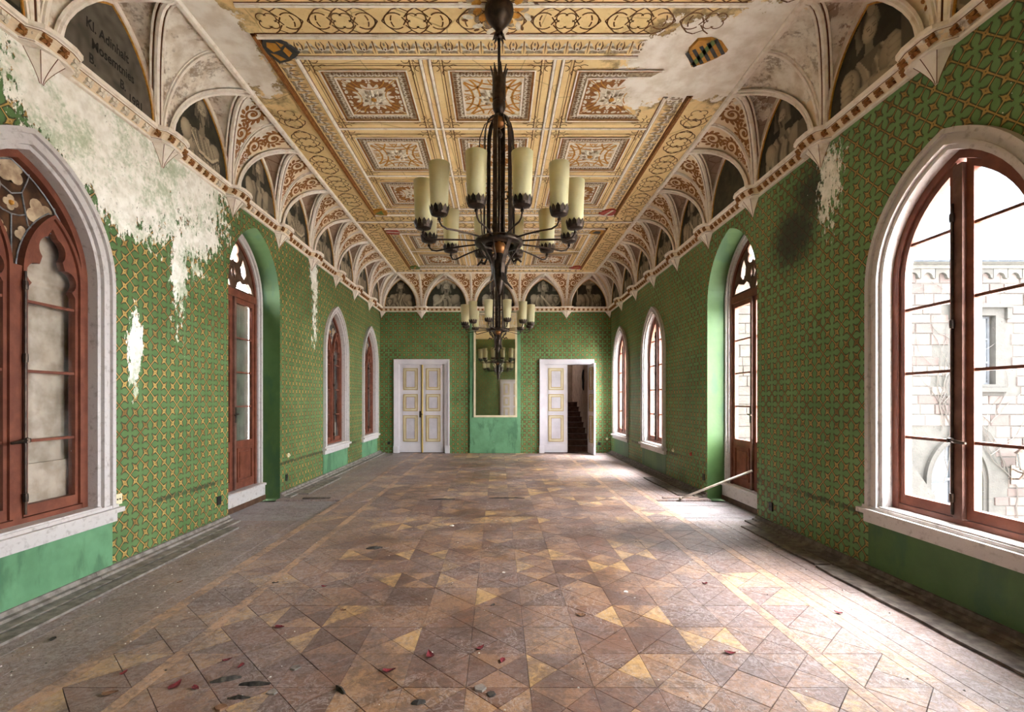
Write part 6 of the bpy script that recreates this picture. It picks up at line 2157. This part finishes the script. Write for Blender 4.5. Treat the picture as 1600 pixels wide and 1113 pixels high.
# leaves, flakes and rubble
def leaf_mesh(r, size, curl):
    mb = MB(); n = 7; vs = []
    for i in range(n):
        t = i / (n - 1); w = size * 0.30 * math.sin(PI * (0.06 + 0.94 * t) ** 0.8) * (1 - 0.2 * t); x = (t - 0.5) * size
        z = curl * size * (abs(t - 0.5) * 2) ** 2 + 0.002
        vs += [(x, -w, z + curl * size * 0.25 + r.uniform(0, 0.004)), (x, 0, z), (x, w, z + curl * size * 0.25 + r.uniform(0, 0.004))]
    fs = [(3 * i + j, 3 * i + j + 1, 3 * i + j + 4, 3 * i + j + 3) for i in range(n - 1) for j in range(2)]
    k = len(vs); vs += [(a, b, c + 0.002) for a, b, c in vs]
    fs += [tuple(k + q for q in reversed(f)) for f in fs]
    mb.add(vs, fs)
    return mb


rl = random.Random(21)
LEAF = [((274, 1073), 0.085, 'leaf_red', 'largest crimson curled leaf lying beside the charred scraps'), ((306, 1077), 0.05, 'leaf_red', 'small crimson leaf beside the charred scraps'),
        ((376, 1043), 0.05, 'leaf_red', 'dusty pink leaf touching the upper charred scrap'), ((437, 981), 0.06, 'leaf_red', 'dark red leaf lying alone on the peeling-wall side of the parquet'),
        ((355, 1033), 0.05, 'leaf_red', 'thin red leaf above the charred scraps'), ((194, 1053), 0.05, 'leaf_red', 'dark red leaf on the pale floor strip by the peeling wall'),
        ((506, 918), 0.045, 'leaf_red', 'dark red leaf by itself farther along towards the blind French door'), ((672, 1026), 0.085, 'leaf_red', 'long purple red leaf in the middle of the parquet'),
        ((751, 1014), 0.06, 'leaf_red', 'narrow red leaf leaning lengthwise on the middle parquet'), ((785, 1034), 0.055, 'leaf_red', 'upright purple red leaf in the middle parquet'),
        ((608, 1050), 0.07, 'leaf_red', 'pinkish leaf pair beside the grey slate flake'), ((614, 1079), 0.05, 'leaf_brown', 'pale folded leaf beside the slate flake'),
        ((907, 962), 0.07, 'leaf_brown', 'dry brown leaf towards the courtyard side of the parquet'), ((1141, 1022), 0.06, 'leaf_red', 'dark leaf near the pale floor strip by the courtyard windows'),
        ((770, 947), 0.04, 'leaf_dark', 'small dark leaf crumb in the middle parquet'), ((536, 955), 0.05, 'leaf_brown', 'dry brown leaf towards the peeling-wall side of the parquet'),
        ((1310, 959), 0.05, 'leaf_red', 'thin red leaf between the two pale strips by the courtyard windows'), ((1101, 913), 0.045, 'leaf_red', 'red leaf crumb beside the pale strip by the courtyard windows'),
        ((172, 1085), 0.07, 'leaf_brown', 'crumpled brown leaf at the pale strip by the peeling wall'), ((430, 912), 0.05, 'leaf_dark', 'dark leaf on the border planks by the peeling wall'),
        ((281, 911), 0.05, 'leaf_brown', 'orange brown leaf on the border planks by the peeling wall'), ((82, 1001), 0.06, 'leaf_dark', 'dark leaf near the first blind window')]
for (px, py), sz, mat, lb in LEAF:
    x, y = pxf(px, py); mb = leaf_mesh(rl, sz, rl.uniform(0.05, 0.16))
    o = link('fallen_leaf', mb.mesh('fallen_leaf', [mat], False), None, (x, y, 0.0015)); o.rotation_euler = (0, 0, rl.uniform(0, 6.28)); tag(o, lb, 'leaf')
SCRAP = [((353, 1063), 0.15, 0.045, 0.35, 'jagged broad charred bark scrap beside the crimson leaves'), ((398, 1070), 0.16, 0.04, 0.05, 'long smooth charred bark scrap beside the crimson leaves'),
         ((373, 1092), 0.11, 0.02, 0.1, 'thin charred sliver below the bark scraps'), ((532, 1079), 0.09, 0.035, -0.8, 'dark twisted scrap apart from the bark scraps'),
         ((585, 857), 0.16, 0.09, 0.3, 'dark rubble lump near the opened floor by the blind French door'), ((792, 779), 0.55, 0.03, 0.0, 'long dark splinter lying across the far middle parquet'),
         ((690, 781), 0.40, 0.04, 0.1, 'shorter dark splinter beside the long splinter'), ((654, 1099), 0.07, 0.04, 0.2, 'dark crumb below the slate flake')]
for (px, py), L, Wd, rot, lb in SCRAP:
    x, y = pxf(px, py); mb = MB(); n = 9; rj = random.Random(int(px)); vs = []
    for i in range(n):
        t = i / (n - 1); w = Wd * (0.25 + 0.75 * math.sin(PI * (0.08 + 0.84 * t))) * rj.uniform(0.6, 1.0) / 2
        zz = 0.012 * math.sin(PI * t) + rj.uniform(0.004, 0.010)
        xx = (t - 0.5) * L
        vs += [(xx, -w, 0.0), (xx + rj.uniform(-0.004, 0.004), -w * 0.3, zz), (xx, w * 0.5, zz * 0.8), (xx, w, 0.0)]
    fs = [(4 * i + j, 4 * i + j + 1, 4 * i + j + 5, 4 * i + j + 4) for i in range(n - 1) for j in range(3)] + [(4 * i, 4 * i + 4, 4 * i + 7, 4 * i + 3) for i in range(n - 1)] + [(0, 1, 2, 3), (32, 35, 34, 33)]
    mb.add(vs, fs); o = link('debris_scrap', mb.mesh('debris_scrap', ['leaf_dark']), None, (x, y, 0.0005)); o.rotation_euler = (0, 0, rot); tag(o, lb, 'debris')


def chip_mesh(r, s):
    mb = MB(); n = r.randint(5, 7); P = [(s * r.uniform(0.5, 1) * math.cos(2 * PI * i / n), s * r.uniform(0.5, 1) * math.sin(2 * PI * i / n)) for i in range(n)]
    h = s * 0.22
    mb.add([(a, b, h) for a, b in P] + [(a * 1.1, b * 1.1, 0) for a, b in P], [tuple(range(n))] + [(i, (i + 1) % n, n + (i + 1) % n, n + i) for i in range(n)])
    return mb


FL = [((750, 1077), 0.042, 'skirt', 'rounded grey slate flake in the middle of the parquet'), ((462, 1044), 0.03, 'skirt', 'grey paint flake past the bark scraps'), ((425, 1083), 0.03, 'skirt', 'grey shell-like flake beside the bark scraps'),
      ((345, 1107), 0.04, 'leaf_brown', 'brown rubble lump below the bark scraps'), ((767, 1086), 0.028, 'leaf_dark', 'thin dark flake beside the slate flake'), ((787, 895), 0.018, 'chip', 'white plaster flake in the centre of the parquet'),
      ((978, 925), 0.022, 'chip', 'white plaster smear flake towards the courtyard side of the parquet'), ((1263, 872), 0.03, 'chip', 'white plaster flake near the pale strip by the large clear window'), ((706, 822), 0.03, 'chip', 'white crumb near the far splinters')]
for (px, py), s, mat, lb in FL:
    x, y = pxf(px, py); o = link('plaster_flake', chip_mesh(rl, s).mesh('plaster_flake', [mat]), None, (x, y, 0.0006)); tag(o, lb, 'flake')
# uncountable crumbs
mb = MB(); rc = random.Random(9)
for i in range(1500):
    y = 2.0 + 11 * rc.random() ** 1.6; x = rc.uniform(-3.1, 3.0)
    if rc.random() < 0.45: x = (XL + 0.2 + abs(rc.gauss(0, 0.5))) if rc.random() < 0.6 else (XR - 0.2 - abs(rc.gauss(0, 0.5)))
    if not (XL + 0.36 < x < XR - 0.44): continue
    s = rc.choice([0.003, 0.004, 0.005, 0.008]); a = rc.random() * 6
    zb = 0.0 if not (5.9 < y < 7.25 and abs(x) > 2.36) else -0.022
    P = [(x + s * rc.uniform(0.6, 1.2) * math.cos(a + k * 1.57), y + s * rc.uniform(0.6, 1.2) * math.sin(a + k * 1.57)) for k in range(4)]
    mb.add([(p[0], p[1], zb) for p in P] + [(x, y, zb + s * 0.7)], [(0, 1, 4), (1, 2, 4), (2, 3, 4), (3, 0, 4)], 0 if rc.random() < 0.7 else 1)
tag(mb.build('plaster_crumbs', ['chip', 'leaf_dark'], None, fixn=False), 'white plaster crumbs and dirt scattered over the parquet', 'debris', kind='stuff')

# sockets and little wall fittings
def socket(mp, s, z, mat, w, h, lb):
    e = tag(empty('power_socket', mp((s, 0, z))), lb, 'socket')
    mb = MB(); mb.poly([(s - w, z - h), (s + w, z - h), (s + w, z + h), (s - w, z + h)], [], 0.0, 0.012); mb.build('socket_plate', [mat], e, xf=mp)
    mb = MB(); mb.box(s - w * 0.5, s - w * 0.2, 0.012, 0.016, z - h * 0.15, z + h * 0.15); mb.box(s + w * 0.2, s + w * 0.5, 0.012, 0.016, z - h * 0.15, z + h * 0.15); mb.build('socket_holes', ['leaf_dark'], e, xf=mp)


MT['cream_plate'] = simple('cream_bakelite', srgb(216, 206, 172), None, 1, 0.4)
MT['black_plate'] = simple('black_bakelite', srgb(34, 32, 30), None, 1, 0.5)
socket(mp_left, 4.20, 0.63, 'cream_plate', 0.04, 0.045, 'cream wall socket beside the first blind window')
socket(mp_left, 5.72, 0.30, 'black_plate', 0.04, 0.05, 'black socket low beside the blind French door niche')
socket(mp_left, 7.55, 0.28, 'black_plate', 0.035, 0.05, 'black socket low past the blind French door niche')
socket(mp_right, 7.45, 0.30, 'black_plate', 0.035, 0.05, 'black socket low past the clear French door niche')
socket(mp_right, 5.62, 0.25, 'black_plate', 0.035, 0.05, 'black socket low under the mould patch wall')
socket(mp_back, -2.98 - 0.10, 0.28, 'black_plate', 0.04, 0.04, 'black socket between room corner and closed double door')
socket(mp_back, 2.86, 0.26, 'black_plate', 0.04, 0.04, 'black socket between open double door and room corner')
for mp, s, z, mat, lb in ((mp_back, 3.08, 0.40, 'cream_plate', 'white round pipe rosette in the corner beside the open door'), (mp_left, 7.62, 0.62, 'cream_plate', 'white round rosette past the blind French door niche'),
                          (mp_right, 8.75, 0.58, 'cream_plate', 'small cream bracket between French door and third clear window'), (mp_right, 7.95, 0.60, 'sh_red', 'small red bracket past the clear French door niche')):
    mb = MB(); b = mp((s, 0, z)); r = 0.035
    mb.lathe([(0.0, 0.03), (r * 0.45, 0.03), (r * 0.5, 0.015), (r, 0.012), (r, 0.0)], (0, 0, 0), 12)
    me = mb.mesh('pipe_rosette', [mat]); o = link('pipe_rosette', me, None, b)
    o.rotation_euler = Vector(vsub(mp((s, 1, z)), b)).to_track_quat('Z', 'Y').to_euler(); tag(o, lb, 'fitting')
# a roof slab keeps the sky off the vault
mb = MB(); mb.box(XL - WT, XR + WT, YF - WT, YB + 0.2, 5.13, 5.25)
tag(mb.build('ceiling_slab', ['slab']), 'structural slab above the painted ceiling', 'slab', kind='structure')
